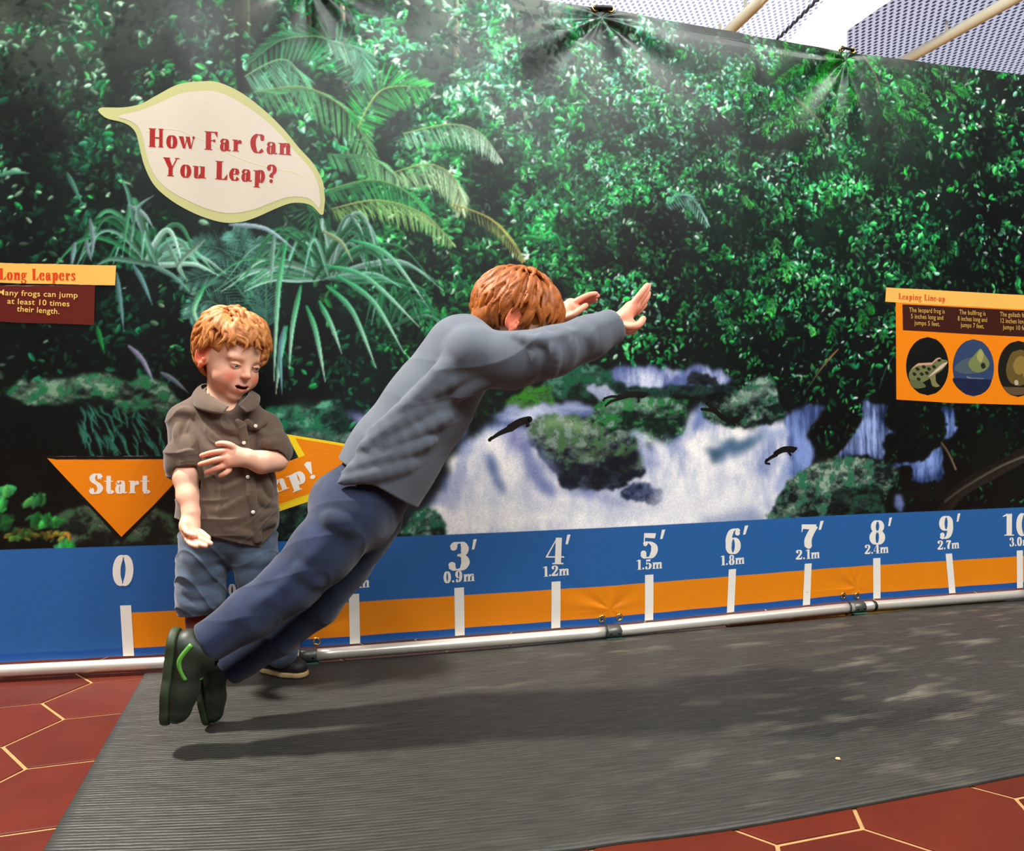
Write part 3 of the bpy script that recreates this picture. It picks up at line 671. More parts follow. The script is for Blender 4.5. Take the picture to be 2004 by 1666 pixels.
    water([(1690, 792), (1738, 792), (1732, 826), (1752, 840), (1730, 850), (1724, 904), (1690, 890), (1640, 898), (1660, 866), (1682, 840)], (150, 170, 220), (22, 34, 66), 1.0, 0.005, (0.012, 0.10))
    water([(1846, 800), (1870, 800), (1866, 830), (1872, 846), (1846, 862), (1838, 880), (1842, 940), (1790, 944), (1786, 920), (1740, 912), (1800, 902), (1832, 874), (1852, 850)], (130, 156, 216), (26, 42, 80), 0.95, 0.005, (0.015, 0.08))
    rock([(1500, 1030), (1524, 970), (1560, 925), (1610, 904), (1690, 894), (1752, 918), (1748, 954), (1712, 984), (1700, 1030), (1620, 1020), (1560, 1034)], (10, 22, 22), (136, 160, 138), (40, 104, 74), 0.5, cell=0.045, topl=0.3)
    rock([(1620, 1020), (1640, 960), (1720, 960), (1720, 1024)], (6, 12, 12), (40, 60, 52), (24, 70, 50), 0.4)
    water([(1748, 970), (1770, 966), (1764, 1002), (1752, 1004)], (110, 124, 170), (40, 50, 80), 0.8, 0.006)
    blade([(2040, 872), (1950, 920), (1880, 960), (1840, 1010)], 40, (36, 30, 24), (26, 22, 18), 0)
    blade([(2040, 880), (1960, 912), (1890, 952), (1850, 980)], 7, (96, 92, 80), (60, 54, 44), 0)
    blade([(1640, 684), (1612, 716), (1574, 772)], 6, (150, 116, 70), (40, 44, 36))
    blade([(1842, 868), (1856, 888), (1870, 918)], 6, (90, 74, 54), (120, 96, 70), 0)
    blade([(1720, 760), (1734, 720), (1752, 690)], 3, (30, 60, 50), (60, 110, 100))
    for t_, b_ in (((1560, 190), (1620, 270)), ((1690, 110), (1722, 190))):
        blade([t_, ((t_[0]+b_[0])/2+8, (t_[1]+b_[1])/2), b_], 5, (120, 110, 96), (90, 84, 72), 0)
    for q in range(60):
        s, z = bz(RNG.uniform(1040, 1700), RNG.uniform(440, 700)); leaf(s, z, 0.012, 0.006, RNG.uniform(0, 3), (120, 160, 140), 0.8)
    IMG[:] = 0.5*IMG+0.5*np.stack([blur(IMG[..., k], 1, 1) for k in range(3)], -1)
    # little grain of the print
    IMG[:] *= (0.93+0.14*RNG.random((NZ, NS)))[..., None]
    # ruler bands
    zt = lambda u, v: bz(u, v)[1]
    BLUE, ORANGE, DEEP = (38, 92, 152), (226, 128, 10), (24, 78, 146)
    top = np.mean([zt(240, 1066), zt(900, 1046), zt(1270, 1030), zt(1715, 1006)])
    o1 = np.mean([zt(300, 1197), zt(760, 1172), zt(1100, 1154), zt(1430, 1128), zt(1720, 1108)])
    o0 = np.mean([zt(760, 1240), zt(1100, 1218), zt(1350, 1195), zt(1720, 1155)])
    f = (Zg < top); IMG[f] = np.array(BLUE)*(0.97+0.06*RNG.random((int(f.sum()), NS, 1)))
    s0 = bz(258, 1240)[0]; fi = Sg > s0
    IMG[np.ix_((Zg < o1) & (Zg > o0), fi)] = ORANGE
    IMG[Zg <= o0] = DEEP
paint_mural()

def vinyl(name, color=None, attr=None, rough=0.36):
    m = mat(name, color or (128, 128, 128), rough, spec=0.36, attr=attr)
    nt = m.node_tree; b = nt.nodes['Principled BSDF']
    tc = nt.nodes.new('ShaderNodeTexCoord'); mp = nt.nodes.new('ShaderNodeMapping'); mp.inputs['Scale'].default_value = (330, 60, 330)
    nt.links.new(tc.outputs['Object'], mp.inputs[0])
    n = nt.nodes.new('ShaderNodeTexNoise'); n.inputs['Scale'].default_value = 1.0; n.inputs['Detail'].default_value = 1
    nt.links.new(mp.outputs[0], n.inputs['Vector'])
    bp = nt.nodes.new('ShaderNodeBump'); bp.inputs['Strength'].default_value = 0.10; bp.inputs['Distance'].default_value = 0.001
    nt.links.new(n.outputs['Fac'], bp.inputs['Height']); nt.links.new(bp.outputs[0], b.inputs['Normal'])
    return m
def build_banner():
    SS, ZZ = np.meshgrid(Sg, Zg); P = on_banner(SS, ZZ).reshape(-1, 3)
    i = np.arange(NS-1)[None, :]; j = np.arange(NZ-1)[:, None]; a = j*NS+i
    F = np.stack([a, a+1, a+NS+1, a+NS], -1).reshape(-1, 4)
    o = mesh_obj('banner', P, F, vinyl('printed_vinyl', attr='tint'), colors=lin(np.clip(IMG, 0, 255)).reshape(-1, 3))
    return tag(o, 'wall-high vinyl banner printed with a green rainforest stream above a blue and orange leap ruler', 'banner')
BANNER = build_banner()
# ---------------------------------------------------------------- lettering and printed panels on the banner
def ribbon(pts, T, t, closed=False, n=7, pw=1.4):
    P = catmull(pts, n, closed); m = len(P); out = []
    for i in range(m):
        if closed: d = P[(i+1) % m]-P[i-1]
        else: d = P[min(i+1, m-1)]-P[max(i-1, 0)]
        d = d/(np.hypot(*d)+1e-9); w = 0.5*(t+(T-t)*abs(d[1])**pw); nrm = np.array([-d[1], d[0]])
        out.append((P[i]+nrm*w, P[i]-nrm*w))
    q = []
    for i in range(m if closed else m-1):
        a, b = out[i], out[(i+1) % m]; q.append([a[0], a[1], b[1], b[0]])
    return q
def rect(x0, y0, x1, y1): return [[(x0, y0), (x1, y0), (x1, y1), (x0, y1)]]
def disc(x, y, r, ry=None): return [[(x+r*math.cos(a), y+(ry or r)*math.sin(a)) for a in np.linspace(0, 2*PI, 16)[:-1]]]
def oval(cx, cy, rx, ry, T, t):
    return ribbon([(cx+(rx-T/2)*math.cos(a), cy+(ry-t/2)*math.sin(a)) for a in np.linspace(0, 2*PI, 17)[:-1]], T, t, True, 3)
def stem(x, y0, y1, T, s=0.10, top=True, bot=True, t=0.045):
    q = rect(x, y0, x+T, y1)
    if bot: q += rect(x-s, y0, x+T+s, y0+t)
    if top: q += rect(x-s, y1-t, x+T+s, y1)
    return q
T_, t_ = 0.25, 0.05
def G(ch):                       # heavy fat-face glyphs: (advance, polygons); cap height 1, x-height .64
    x = 0.64
    d = {
     '0': (0.72, lambda: oval(0.36, 0.5, 0.33, 0.51, T_, t_)),
     '1': (0.56, lambda: stem(0.20, 0, 1, T_, 0.10, top=False)+[[(0.02, 0.84), (0.20, 0.90), (0.45, 1.0), (0.20, 1.0), (0.02, 0.88)]]),
     '2': (0.70, lambda: ribbon([(0.12, 0.74), (0.16, 0.92), (0.36, 0.98), (0.52, 0.86), (0.52, 0.66), (0.36, 0.42), (0.10, 0.14), (0.06, 0.05)], T_, t_*1.6)+disc(0.16, 0.76, 0.11)+[[(0.04, 0), (0.62, 0), (0.66, 0.30), (0.61, 0.30), (0.52, 0.17), (0.10, 0.17)]]),
     '3': (0.70, lambda: ribbon([(0.14, 0.80), (0.22, 0.95), (0.40, 0.97), (0.50, 0.80), (0.46, 0.60), (0.30, 0.54)], T_*0.95, t_)+ribbon([(0.28, 0.54), (0.46, 0.48), (0.54, 0.28), (0.44, 0.07), (0.24, 0.03), (0.10, 0.16)], T_*1.05, t_)+disc(0.16, 0.80, 0.10)+disc(0.13, 0.19, 0.11)),
     '4': (0.72, lambda: rect(0.36, 0, 0.60, 1)+rect(0.26, 0, 0.70, t_)+rect(0.0, 0.25, 0.72, 0.30)+[[(0.0, 0.30), (0.40, 1.0), (0.44, 1.0), (0.07, 0.30)]]),
     '5': (0.70, lambda: [[(0.12, 0.98), (0.58, 0.98), (0.54, 0.78), (0.14, 0.80)]]+rect(0.12, 0.48, 0.16, 0.98)+ribbon([(0.14, 0.52), (0.30, 0.62), (0.50, 0.50), (0.54, 0.28), (0.42, 0.06), (0.22, 0.03), (0.10, 0.17)], T_*1.05, t_)+disc(0.13, 0.19, 0.11)),
     '6': (0.70, lambda: oval(0.37, 0.31, 0.31, 0.32, T_*0.95, t_)+ribbon([(0.19, 0.30), (0.18, 0.60), (0.28, 0.88), (0.46, 0.97), (0.56, 0.86)], T_, t_)+disc(0.53, 0.82, 0.10)),
     '7': (0.66, lambda: [[(0.04, 0.98), (0.62, 0.98), (0.62, 0.93), (0.52, 0.76), (0.10, 0.80), (0.06, 0.66), (0.04, 0.66)]]+ribbon([(0.58, 0.93), (0.40, 0.62), (0.30, 0.34), (0.32, 0.08)], T_*1.15, t_*1.5)+disc(0.33, 0.10, 0.12, 0.11)),
     '8': (0.70, lambda: oval(0.36, 0.74, 0.27, 0.26, T_*0.8, t_)+oval(0.36, 0.27, 0.32, 0.29, T_, t_)),
     '9': (0.70, lambda: oval(0.33, 0.69, 0.31, 0.32, T_*0.95, t_)+ribbon([(0.51, 0.70), (0.52, 0.40), (0.42, 0.12), (0.24, 0.03), (0.14, 0.14)], T_, t_)+disc(0.17, 0.18, 0.10)),
     "'": (0.34, lambda: [[(0.10, 0.70), (0.20, 0.70), (0.34, 1.06), (0.20, 1.06)]]),
     '.': (0.28, lambda: disc(0.13, 0.10, 0.10)),
     'm': (1.06, lambda: stem(0.08, 0, x, T_*0.8, 0.07, top=False)+rect(0.02, x-t_, 0.2, x)+stem(0.43, 0, x-0.1, T_*0.8, 0.07, top=False)+stem(0.78, 0, x-0.1, T_*0.8, 0.07, top=False)+ribbon([(0.26, 0.44), (0.40, 0.61), (0.52, 0.58), (0.53, 0.40)], T_*0.8, t_)+ribbon([(0.60, 0.44), (0.75, 0.61), (0.87, 0.58), (0.88, 0.40)], T_*0.8, t_)),
     'H': (1.0, lambda: stem(0.10, 0, 1, T_*1.25, 0.06)+stem(0.66, 0, 1, T_*0.8, 0.05)+rect(0.3, 0.46, 0.7, 0.54)),
     'F': (0.86, lambda: stem(0.12, 0, 1, T_*1.25, 0.08)+rect(0.3, 0.94, 0.82, 1)+[[(0.82, 1), (0.62, 0.94), (0.80, 0.68)]]+rect(0.4, 0.48, 0.60, 0.54)+disc(0.62, 0.51, 0.08)),
     'C': (0.88, lambda: ribbon([(0.76, 0.82), (0.62, 0.97), (0.40, 0.97), (0.20, 0.74), (0.17, 0.42), (0.30, 0.10), (0.52, 0.02), (0.76, 0.18)], T_*1.3, t_)+disc(0.72, 0.78, 0.12)),
     'Y': (0.96, lambda: [[(0.02, 1), (0.36, 1), (0.60, 0.46), (0.34, 0.42)]]+[[(0.80, 1), (0.88, 1), (0.58, 0.42), (0.52, 0.46)]]+rect(0.70, 0.95, 0.98, 1)+rect(0, 0.95, 0.42, 1)+stem(0.34, 0, 0.5, T_, 0.08, top=False)),
     'L': (0.80, lambda: stem(0.12, 0, 1, T_*1.25, 0.08)+rect(0.3, 0, 0.76, 0.06)+[[(0.76, 0), (0.78, 0.34), (0.56, 0.06)]]),
     'S': (0.74, lambda: ribbon([(0.62, 0.78), (0.50, 0.95), (0.32, 0.96), (0.18, 0.80), (0.26, 0.62), (0.50, 0.44), (0.60, 0.24), (0.46, 0.05), (0.24, 0.03), (0.10, 0.22)], T_*1.3, t_*1.5)+rect(0.62, 0.70, 0.66, 1.0)+rect(0.06, 0, 0.10, 0.30)),
     'J': (0.62, lambda: rect(0.26, 0.2, 0.52, 1)+rect(0.16, 0.95, 0.62, 1)+ribbon([(0.39, 0.25), (0.36, 0.06), (0.22, 0.0), (0.10, 0.10)], T_, t_)+disc(0.12, 0.16, 0.1)),
     'M': (1.1, lambda: stem(0.06, 0, 1, 0.08, 0.06)+stem(0.76, 0, 1, T_, 0.06)+[[(0.10, 1), (0.36, 1), (0.60, 0.06), (0.50, 0.0)]]+[[(0.50, 0), (0.58, 0.0), (0.82, 1), (0.76, 1)]]),
     'o': (0.70, lambda: oval(0.35, x/2, 0.33, x/2+0.02, T_*1.05, t_)),
     'w': (0.96, lambda: [[(0.0, x), (0.28, x), (0.40, 0.0), (0.26, 0.0)]]+[[(0.32, 0), (0.38, 0), (0.54, x), (0.48, x)]]+[[(0.40, x), (0.66, x), (0.76, 0.0), (0.62, 0.0)]]+[[(0.70, 0), (0.76, 0), (0.92, x), (0.86, x)]]+disc(0.88, x-0.04, 0.08)),
     'a': (0.70, lambda: oval(0.28, 0.21, 0.24, 0.23, T_*0.85, t_)+rect(0.36, 0.08, 0.58, 0.5)+ribbon([(0.12, 0.48), (0.26, 0.62), (0.44, 0.58), (0.47, 0.42)], T_*0.85, t_)+disc(0.14, 0.50, 0.085)+ribbon([(0.47, 0.12), (0.55, 0.02), (0.68, 0.06)], T_*0.5, t_)),
     'r': (0.58, lambda: stem(0.10, 0, x, T_, 0.07, top=False)+rect(0.02, x-t_, 0.3, x)+ribbon([(0.34, 0.40), (0.44, 0.60), (0.54, 0.58)], T_*0.4, t_)+disc(0.49, 0.52, 0.10)),
     'n': (0.76, lambda: stem(0.08, 0, x, T_, 0.07, top=False)+rect(0.0, x-t_, 0.3, x)+stem(0.46, 0, 0.5, T_, 0.07, top=False)+ribbon([(0.30, 0.44), (0.44, 0.61), (0.57, 0.58), (0.585, 0.40)], T_, t_)),
     'u': (0.78, lambda: rect(0.08, 0.12, 0.08+T_, x)+rect(0.0, x-t_, 0.3, x)+rect(0.46, 0, 0.46+T_, x)+rect(0.38, x-t_, 0.6, x)+rect(0.5, 0, 0.80, t_)+ribbon([(0.205, 0.22), (0.22, 0.04), (0.36, 0.02), (0.52, 0.18)], T_, t_)),
     'e': (0.66, lambda: ribbon([(0.56, 0.16), (0.44, 0.03), (0.26, 0.04), (0.15, 0.22), (0.16, 0.44), (0.30, 0.62), (0.46, 0.58), (0.52, 0.38)], T_, t_)+rect(0.14, 0.32, 0.60, 0.37)),
     'p': (0.74, lambda: stem(0.10, -0.30, x, T_, 0.07, top=False)+rect(0.0, x-t_, 0.3, x)+oval(0.44, x/2, 0.27, x/2+0.02, T_*0.95, t_)),
     'g': (0.72, lambda: oval(0.30, 0.40, 0.25, 0.24, T_*0.85, t_)+ribbon([(0.20, 0.16), (0.14, 0.06), (0.40, 0.02), (0.56, -0.10), (0.40, -0.28), (0.14, -0.24), (0.12, -0.08)], T_*0.7, t_*1.4)+disc(0.60, 0.58, 0.08)),
     't': (0.54, lambda: rect(0.14, 0.10, 0.14+T_, 0.90)+rect(0.02, x-t_, 0.50, x)+ribbon([(0.265, 0.16), (0.30, 0.02), (0.42, 0.02), (0.50, 0.14)], T_*0.8, t_)),
     's': (0.56, lambda: ribbon([(0.46, 0.50), (0.34, 0.61), (0.20, 0.56), (0.20, 0.42), (0.38, 0.26), (0.44, 0.12), (0.30, 0.02), (0.12, 0.08)], T_*0.85, t_*1.5)+rect(0.45, 0.44, 0.49, 0.64)+rect(0.06, 0, 0.10, 0.22)),
     'i': (0.42, lambda: stem(0.08, 0, x, T_, 0.07, top=False)+rect(0.0, x-t_, 0.3, x)+disc(0.21, 0.84, 0.11)),
     'l': (0.44, lambda: stem(0.08, 0, 1, T_, 0.07, top=False)+rect(0.0, 0.95, 0.3, 1)),
     '-': (0.40, lambda: rect(0.05, 0.26, 0.36, 0.38)),
     '?': (0.62, lambda: ribbon([(0.12, 0.74), (0.18, 0.92), (0.34, 0.98), (0.48, 0.84), (0.46, 0.62), (0.32, 0.46), (0.28, 0.30)], T_, t_*1.4)+disc(0.14, 0.76, 0.10)+disc(0.29, 0.11, 0.11)),
     '!': (0.40, lambda: [[(0.18, 0.28), (0.24, 0.28), (0.36, 0.92), (0.21, 1.0), (0.06, 0.92)]]+disc(0.21, 0.11, 0.11)),
     ' ': (0.40, lambda: [])}
    a, f = d[ch]; return a, f()
def text_polys(s, track=0.04):
    X = 0; out = []
    for ch in s:
        a, q = G(ch); out += [[(p[0]+X, p[1]) for p in poly] for poly in q]; X += a+track
    return out, X-track
def split_poly(poly, h):
    # quads longer than h are cut so the lettering can follow the folds
    if len(poly) != 4: return [poly]
    a, b, c, d = [np.array(p, float) for p in poly]
    n = max(1, int(max(np.hypot(*(b-a)), np.hypot(*(c-d)))/h)+1); m = max(1, int(max(np.hypot(*(d-a)), np.hypot(*(c-b)))/h)+1)
    if n*m == 1: return [poly]
    out = []
    for i in range(n):
        for j in range(m):
            f = lambda u, v: tuple((a*(1-u)+b*u)*(1-v)+(d*(1-u)+c*u)*v)
            out.append([f(i/n, j/m), f((i+1)/n, j/m), f((i+1)/n, (j+1)/m), f(i/n, (j+1)/m)])
    return out
def print_mesh(name, polys, m, parent, off):    # polys in (s, z) metres
    V = []; Fc = []
    for q in polys:
        for r in split_poly(q, 0.03):
            ar = sum(r[i][0]*r[(i+1) % len(r)][1]-r[(i+1) % len(r)][0]*r[i][1] for i in range(len(r)))
            if ar < 0: r = r[::-1]
            o = len(V); V += [tuple(p) for p in r]; Fc.append(tuple(range(o, o+len(r))))
    V = np.array(V); P = on_banner(V[:, 0], V[:, 1], off)
    return mesh_obj(name, P, Fc, m, parent, smooth=False)
def lettering(s, p0, p1, hpx, m, parent, off, name='lettering', track=0.06, hscale=None):
    """baseline from photo point p0 to p1, cap height hpx photo pixels"""
    a, b = np.array(bz(*p0)), np.array(bz(*p1)); q, w = text_polys(s, track)
    mx, my = (p0[0]+p1[0])/2, (p0[1]+p1[1])/2
    H = bz(mx, my-hpx)[1]-bz(mx, my)[1]; ex = (b-a)/w; nrm = np.array([-(b-a)[1], (b-a)[0]]); nrm = nrm/np.hypot(*nrm)*H
    to = lambda q, x0: [[tuple(a+ex*(p[0]+x0)+nrm*p[1]) for p in poly] for poly in q]
    if ' ' not in s: return print_mesh(name, to(q, 0), m, parent, off)
    x0 = 0
    for wd in s.split(' '):
        qq, ww = text_polys(wd, track); print_mesh('word', to(qq, x0), m, parent, off); x0 += ww+2*track+G(' ')[0]
def scanfill(poly, rows, cols, upright=False):
    if upright: return [[(p[1], p[0]) for p in q] for q in scanfill([(p[1], p[0]) for p in poly], rows, cols)]                 # poly: list of (s,z); rows of spans
    P = np.array(poly); z0, z1 = P[:, 1].min()+1e-5, P[:, 1].max()-1e-5; out = []
    zs = np.linspace(z0, z1, rows+1); span = []
    for z in zs:
        xs = []
        for i in range(len(P)):
            a, b = P[i], P[(i+1) % len(P)]
            if (a[1] > z) != (b[1] > z): xs.append(a[0]+(z-a[1])/(b[1]-a[1])*(b[0]-a[0]))
        span.append((min(xs), max(xs)))
    for r in range(rows):
        for c in range(cols):
            f = lambda k, t: (span[k][0]+(span[k][1]-span[k][0])*t, zs[k])
            out.append([f(r, c/cols), f(r, (c+1)/cols), f(r+1, (c+1)/cols), f(r+1, c/cols)])
    return out
def pxpoly(pts): return [bz(*p) for p in pts]
def plain_text(lines, p0s, p1s, hpx, m, parent, off):
    """light sans lines; p0s/p1s = photo baselines"""
    for s, p0, p1 in zip(lines, p0s, p1s):
        V = []; Fc = []
        cu = bpy.data.curves.new('t', 'FONT'); cu.body = s; cu.resolution_u = 3; cu.offset = 0.008; cu.space_character = 1.05
        ob = bpy.data.objects.new('t', cu); COL.objects.link(ob)
        bpy.context.view_layer.update()
        me = ob.evaluated_get(bpy.context.evaluated_depsgraph_get()).to_mesh()
        co = np.zeros(len(me.vertices)*3); me.vertices.foreach_get('co', co); co = co.reshape(-1, 3)
        w = co[:, 0].max(); a, b = np.array(bz(*p0)), np.array(bz(*p1)); mx, my = (p0[0]+p1[0])/2, (p0[1]+p1[1])/2
        H = (bz(mx, my-hpx)[1]-bz(mx, my)[1])/0.70; ex = (b-a)/w; nrm = np.array([-(b-a)[1], (b-a)[0]]); nrm = nrm/np.hypot(*nrm)*H
        for c in co: V.append(tuple(a+ex*c[0]+nrm*c[1]))
        for p in me.polygons: Fc.append(tuple(p.vertices))
        ob.to_mesh_clear(); bpy.data.objects.remove(ob); bpy.data.curves.remove(cu)
        V = np.array(V); P = on_banner(V[:, 0], V[:, 1], off); mesh_obj('text_line', P, Fc, m, parent, smooth=False)
V_WHITE = vinyl('print_white', (232, 224, 212)); V_CREAM = vinyl('print_cream', (198, 188, 170)); V_PALE = vinyl('print_pale_green', (178, 178, 120))
V_RED = vinyl('print_red', (152, 18, 8)); V_ORANGE = vinyl('print_orange', (230, 126, 8)); V_BLACK = vinyl('print_black', (16, 13, 10))
V_YELLOW = vinyl('print_yellow', (240, 200, 30)); V_TAN = vinyl('print_tan', (228, 176, 84)); V_MAROON = vinyl('print_maroon', (92, 26, 18)); V_DARKBR = vinyl('print_dark_brown', (58, 22, 14)); V_STRAW = vinyl('print_straw', (226, 188, 96))
def part(o, label=None):
    if label: o['label'] = label
    return o
O1, O2, O3, O4 = 0.0006, 0.0009, 0.0012, 0.0015
# ruler: tick bars and numerals
TOPX = {0: (246, 1185), 1: (478, 1175), 2: (692.7, 1162.6), 3: (898.4, 1150.3), 4: (1088.5, 1138.6), 5: (1270.7, 1125.2), 6: (1433.2, 1114.2), 7: (1581.4, 1103.2), 8: (1716, 1092.6), 9: (1856, 1083.7), 10: (1996.4, 1077.7)}
BOTX = {0: (252, 1283), 1: (482, 1273), 2: (694.8, 1262), 3: (899.9, 1246), 4: (1087.9, 1230), 5: (1270, 1214), 6: (1429.4, 1198.7), 7: (1577.2, 1183.8), 8: (1716.5, 1171.5), 9: (1863, 1161.3), 10: (1996.8, 1153.5)}
MET = {1: '0.3m', 2: '0.6m', 3: '0.9m', 4: '1.2m', 5: '1.5m', 6: '1.8m', 7: '2.1m', 8: '2.4m', 9: '2.7m', 10: '3.0m'}
NUMC = {0: (240, 1147, 58), 1: (478, 1131, 58), 2: (690, 1127, 56), 3: (898, 1118, 55), 4: (1086, 1106, 52), 5: (1270, 1094, 50), 6: (1433, 1085, 49), 7: (1582, 1075, 48), 8: (1716, 1066, 46), 9: (1851, 1056, 44), 10: (1990, 1051, 43)}
for k in range(11):
    a, b = np.array(bz(*TOPX[k])), np.array(bz(*BOTX[k])); hw = 0.0145
    print_mesh('tick_bar', [[(b[0]-hw, BOTZ+0.0005), (b[0]+hw, BOTZ+0.0005), (a[0]+hw, a[1]), (a[0]-hw, a[1])]], V_WHITE, BANNER, O1)
    u, v, h = NUMC[k]; sl = -0.062-0.002*k; wpx = {10: 58}.get(k, 45 if k < 4 else 36-0.9*(k-4))
    lettering(str(k), (u-wpx/2, v-sl*(-wpx/2)), (u+wpx/2, v-sl*0+sl*wpx/2), h, V_WHITE, BANNER, O1, 'numeral')
    if k:
        r = u+wpx/2
        if k == 10: lettering("'", (r+2, v-4), (r+16, v-6), h*0.98, V_WHITE, BANNER, O1, 'foot_mark')
        else: lettering("'", (r+1 if k < 8 else r+4, v-4), (r+17, v-6), h*0.98, V_WHITE, BANNER, O1, 'foot_mark')
        u2, v2 = TOPX[k]; w2 = 62 if k < 4 else 52-1.7*(k-4); g = 11 if k < 6 else 9
        lettering(MET[k], (u2-w2/2, v2-g+0.07*w2/2), (u2+w2/2, v2-g-0.07*w2/2), 22 if k < 4 else 20-0.5*(k-4), V_WHITE, BANNER, O1, 'metric_label', track=0.03)
# leaf-shaped title
LEAF = [(193, 212), (240, 211), (275, 204), (310, 186), (350, 167), (395, 161), (430, 163), (475, 184), (520, 218), (555, 252), (585, 288), (612, 318), (630, 350), (636, 380), (632, 421),
        (610, 402), (588, 396), (565, 398), (535, 410), (505, 424), (475, 434), (440, 436), (400, 426), (360, 408), (325, 385), (300, 360), (283, 325), (274, 290), (268, 265), (258, 250), (240, 240), (207, 231)]
def inset_leaf():
    c = np.array([455, 300.0]); out = []
    P = np.array(LEAF, float); m = len(P)
    for i in range(m):
        d = P[(i+1) % m]-P[i-1]; n = np.array([-d[1], d[0]])/np.hypot(*d)
        k = {0: 40, 1: 22, 31: 14, 14: 26}.get(i, 0)
        top = 20 if 2 <= i <= 7 else 18 if 20 <= i <= 24 else 9
        out.append(P[i]+n*top if k == 0 else P[i]+np.array([k, 10 if i in (1, 0) else -4 if i == 31 else -30]))
    return [tuple(p) for p in out]
leafp = print_mesh('leaf_sign', scanfill([tuple(p) for p in catmull(pxpoly(LEAF), 4, True)], 130, 12, True), V_PALE, BANNER, O1); part(leafp, 'cream leaf-shaped title with a pale green rim')
INL = [(232, 228), (275, 217), (315, 201), (352, 186), (393, 180), (428, 182), (468, 200), (510, 228), (546, 260), (576, 294), (603, 324), (620, 352), (626, 378), (626, 408),
       (608, 390), (588, 384), (560, 386), (530, 397), (500, 409), (470, 416), (440, 417), (405, 409), (367, 393), (333, 374), (309, 352), (293, 322), (284, 290), (279, 264), (268, 246), (252, 236)]
inn = print_mesh('leaf_face', scanfill([tuple(p) for p in catmull(pxpoly(INL), 4, True)], 130, 12, True), V_CREAM, leafp, O2)
def vein(pts, w, m, parent, off):
    P = catmull(pxpoly(pts), 10); q = ribbon([tuple(p) for p in P[::4]], w, w); return print_mesh('leaf_vein', [[tuple(x) for x in r] for r in q], m, parent, off)
vein([(285, 258), (340, 254), (400, 276), (460, 306), (520, 326), (580, 338), (612, 366)], 0.0022, vinyl('print_vein', (206, 204, 160)), leafp, O2+0.0002)
lettering('How Far Can', (290, 288), (569, 303), 36, V_RED, leafp, O3, track=0.06)
lettering('You Leap?', (319, 345), (541, 359), 36, V_RED, leafp, O3, track=0.06)
# Start arrow
st = print_mesh('start_arrow', scanfill(pxpoly([(92, 897), (160, 907), (240, 911), (330, 905), (386, 898), (300, 990), (238, 1051)]), 50, 12), V_ORANGE, BANNER, O2); part(st, 'orange downward arrow reading Start')
print_mesh('arrow_outline', scanfill(pxpoly([(84, 890), (160, 901), (240, 905), (330, 899), (396, 891), (304, 994), (238, 1062)]), 50, 12), V_BLACK, st, O1)
lettering('Start', (174, 966), (294, 965), 38, V_WHITE, st, O3, track=0.05)
# Jump! arrow, half hidden by the boys
SH_Y, HD_Y = [(396, 1046), (392, 966), (600, 893), (634, 972), (540, 1003)], [(561, 850), (770, 884), (652, 1030)]
SH_O, HD_O = [(400, 1030), (396, 962), (604, 889), (630, 958), (540, 989)], [(578, 858), (764, 888), (660, 1002)]
ja = print_mesh('jump_arrow', scanfill(pxpoly(SH_Y), 40, 8)+scanfill(pxpoly(HD_Y), 40, 8), V_YELLOW, BANNER, O1); part(ja, 'orange arrow with a yellow edge reading Jump!')
print_mesh('arrow_face', scanfill(pxpoly(SH_O), 40, 8), V_ORANGE, ja, O2); print_mesh('arrow_face', scanfill(pxpoly(HD_O), 40, 8), V_ORANGE, ja, O2+0.00005)
lettering('Jump!', (448, 1000), (622, 934), 36, V_WHITE, ja, O3, track=0.04)
# Long Leapers panel
lp = print_mesh('fact_panel', scanfill(pxpoly([(-60, 556), (186, 558), (184, 636), (-60, 628)]), 20, 16), V_MAROON, BANNER, O1); part(lp, 'maroon panel headed Long Leapers')
hd = print_mesh('heading_strip', scanfill(pxpoly([(-60, 513), (0, 514), (100, 520), (228, 519), (226, 559), (100, 557), (0, 553), (-60, 551)]), 20, 16), V_TAN, lp, O2)
lettering('Long Leapers', (-3, 547), (148, 549), 22, vinyl('print_red_orange', (204, 62, 16)), lp, O3, track=0.05)
plain_text(['Many frogs can jump', 'at least 10 times', 'their length.'], [(-6, 577), (13, 594), (32, 609)], [(152, 583), (136, 600), (116, 615)], 11, V_STRAW, lp, O3)
# Leaping Line-up panel
fp = print_mesh('frog_panel', scanfill(pxpoly([(1752, 592), (2090, 606), (2090, 795), (1753, 786)]), 30, 16), V_ORANGE, BANNER, O1); part(fp, 'orange panel headed Leaping Line-up with frog photos')
print_mesh('heading_strip', scanfill(pxpoly([(1733, 563), (2090, 582), (2090, 610), (1731, 592)]), 16, 16), V_TAN, fp, O2)
lettering('Leaping Line-up', (1757, 586), (1849, 591), 12, vinyl('print_rust', (206, 84, 36)), fp, O3, track=0.05)
print_mesh('text_box', scanfill(pxpoly([(1765, 596), (2090, 612), (2090, 663), (1766, 648)]), 14, 16), V_DARKBR, fp, O2)
for (cx, y0, ls) in ((1813, 612, ('The leopard frog is', '5 inches long and', 'jumps 5 feet.')), (1903, 616, ('The bullfrog is', '8 inches long and', 'jumps 7 feet.')), (1990, 620, ('The goliath frog is', '12 inches long and', 'jumps 10 feet.'))):
    ws = {0: 35, 1: 32, 2: 25} if cx < 1850 else {0: 26, 1: 29, 2: 23} if cx < 1950 else {0: 32, 1: 32, 2: 26}
    plain_text(ls, [(cx-ws[i], y0+12.5*i-1) for i in range(3)], [(cx+ws[i], y0+12.5*i+2) for i in range(3)], 9, vinyl('print_ochre', (196, 156, 70)), fp, O3)
FROGC = [(1814, 717, (10, 14, 10)), (1905, 720, (46, 62, 96)), (1994, 722, (24, 22, 14))]
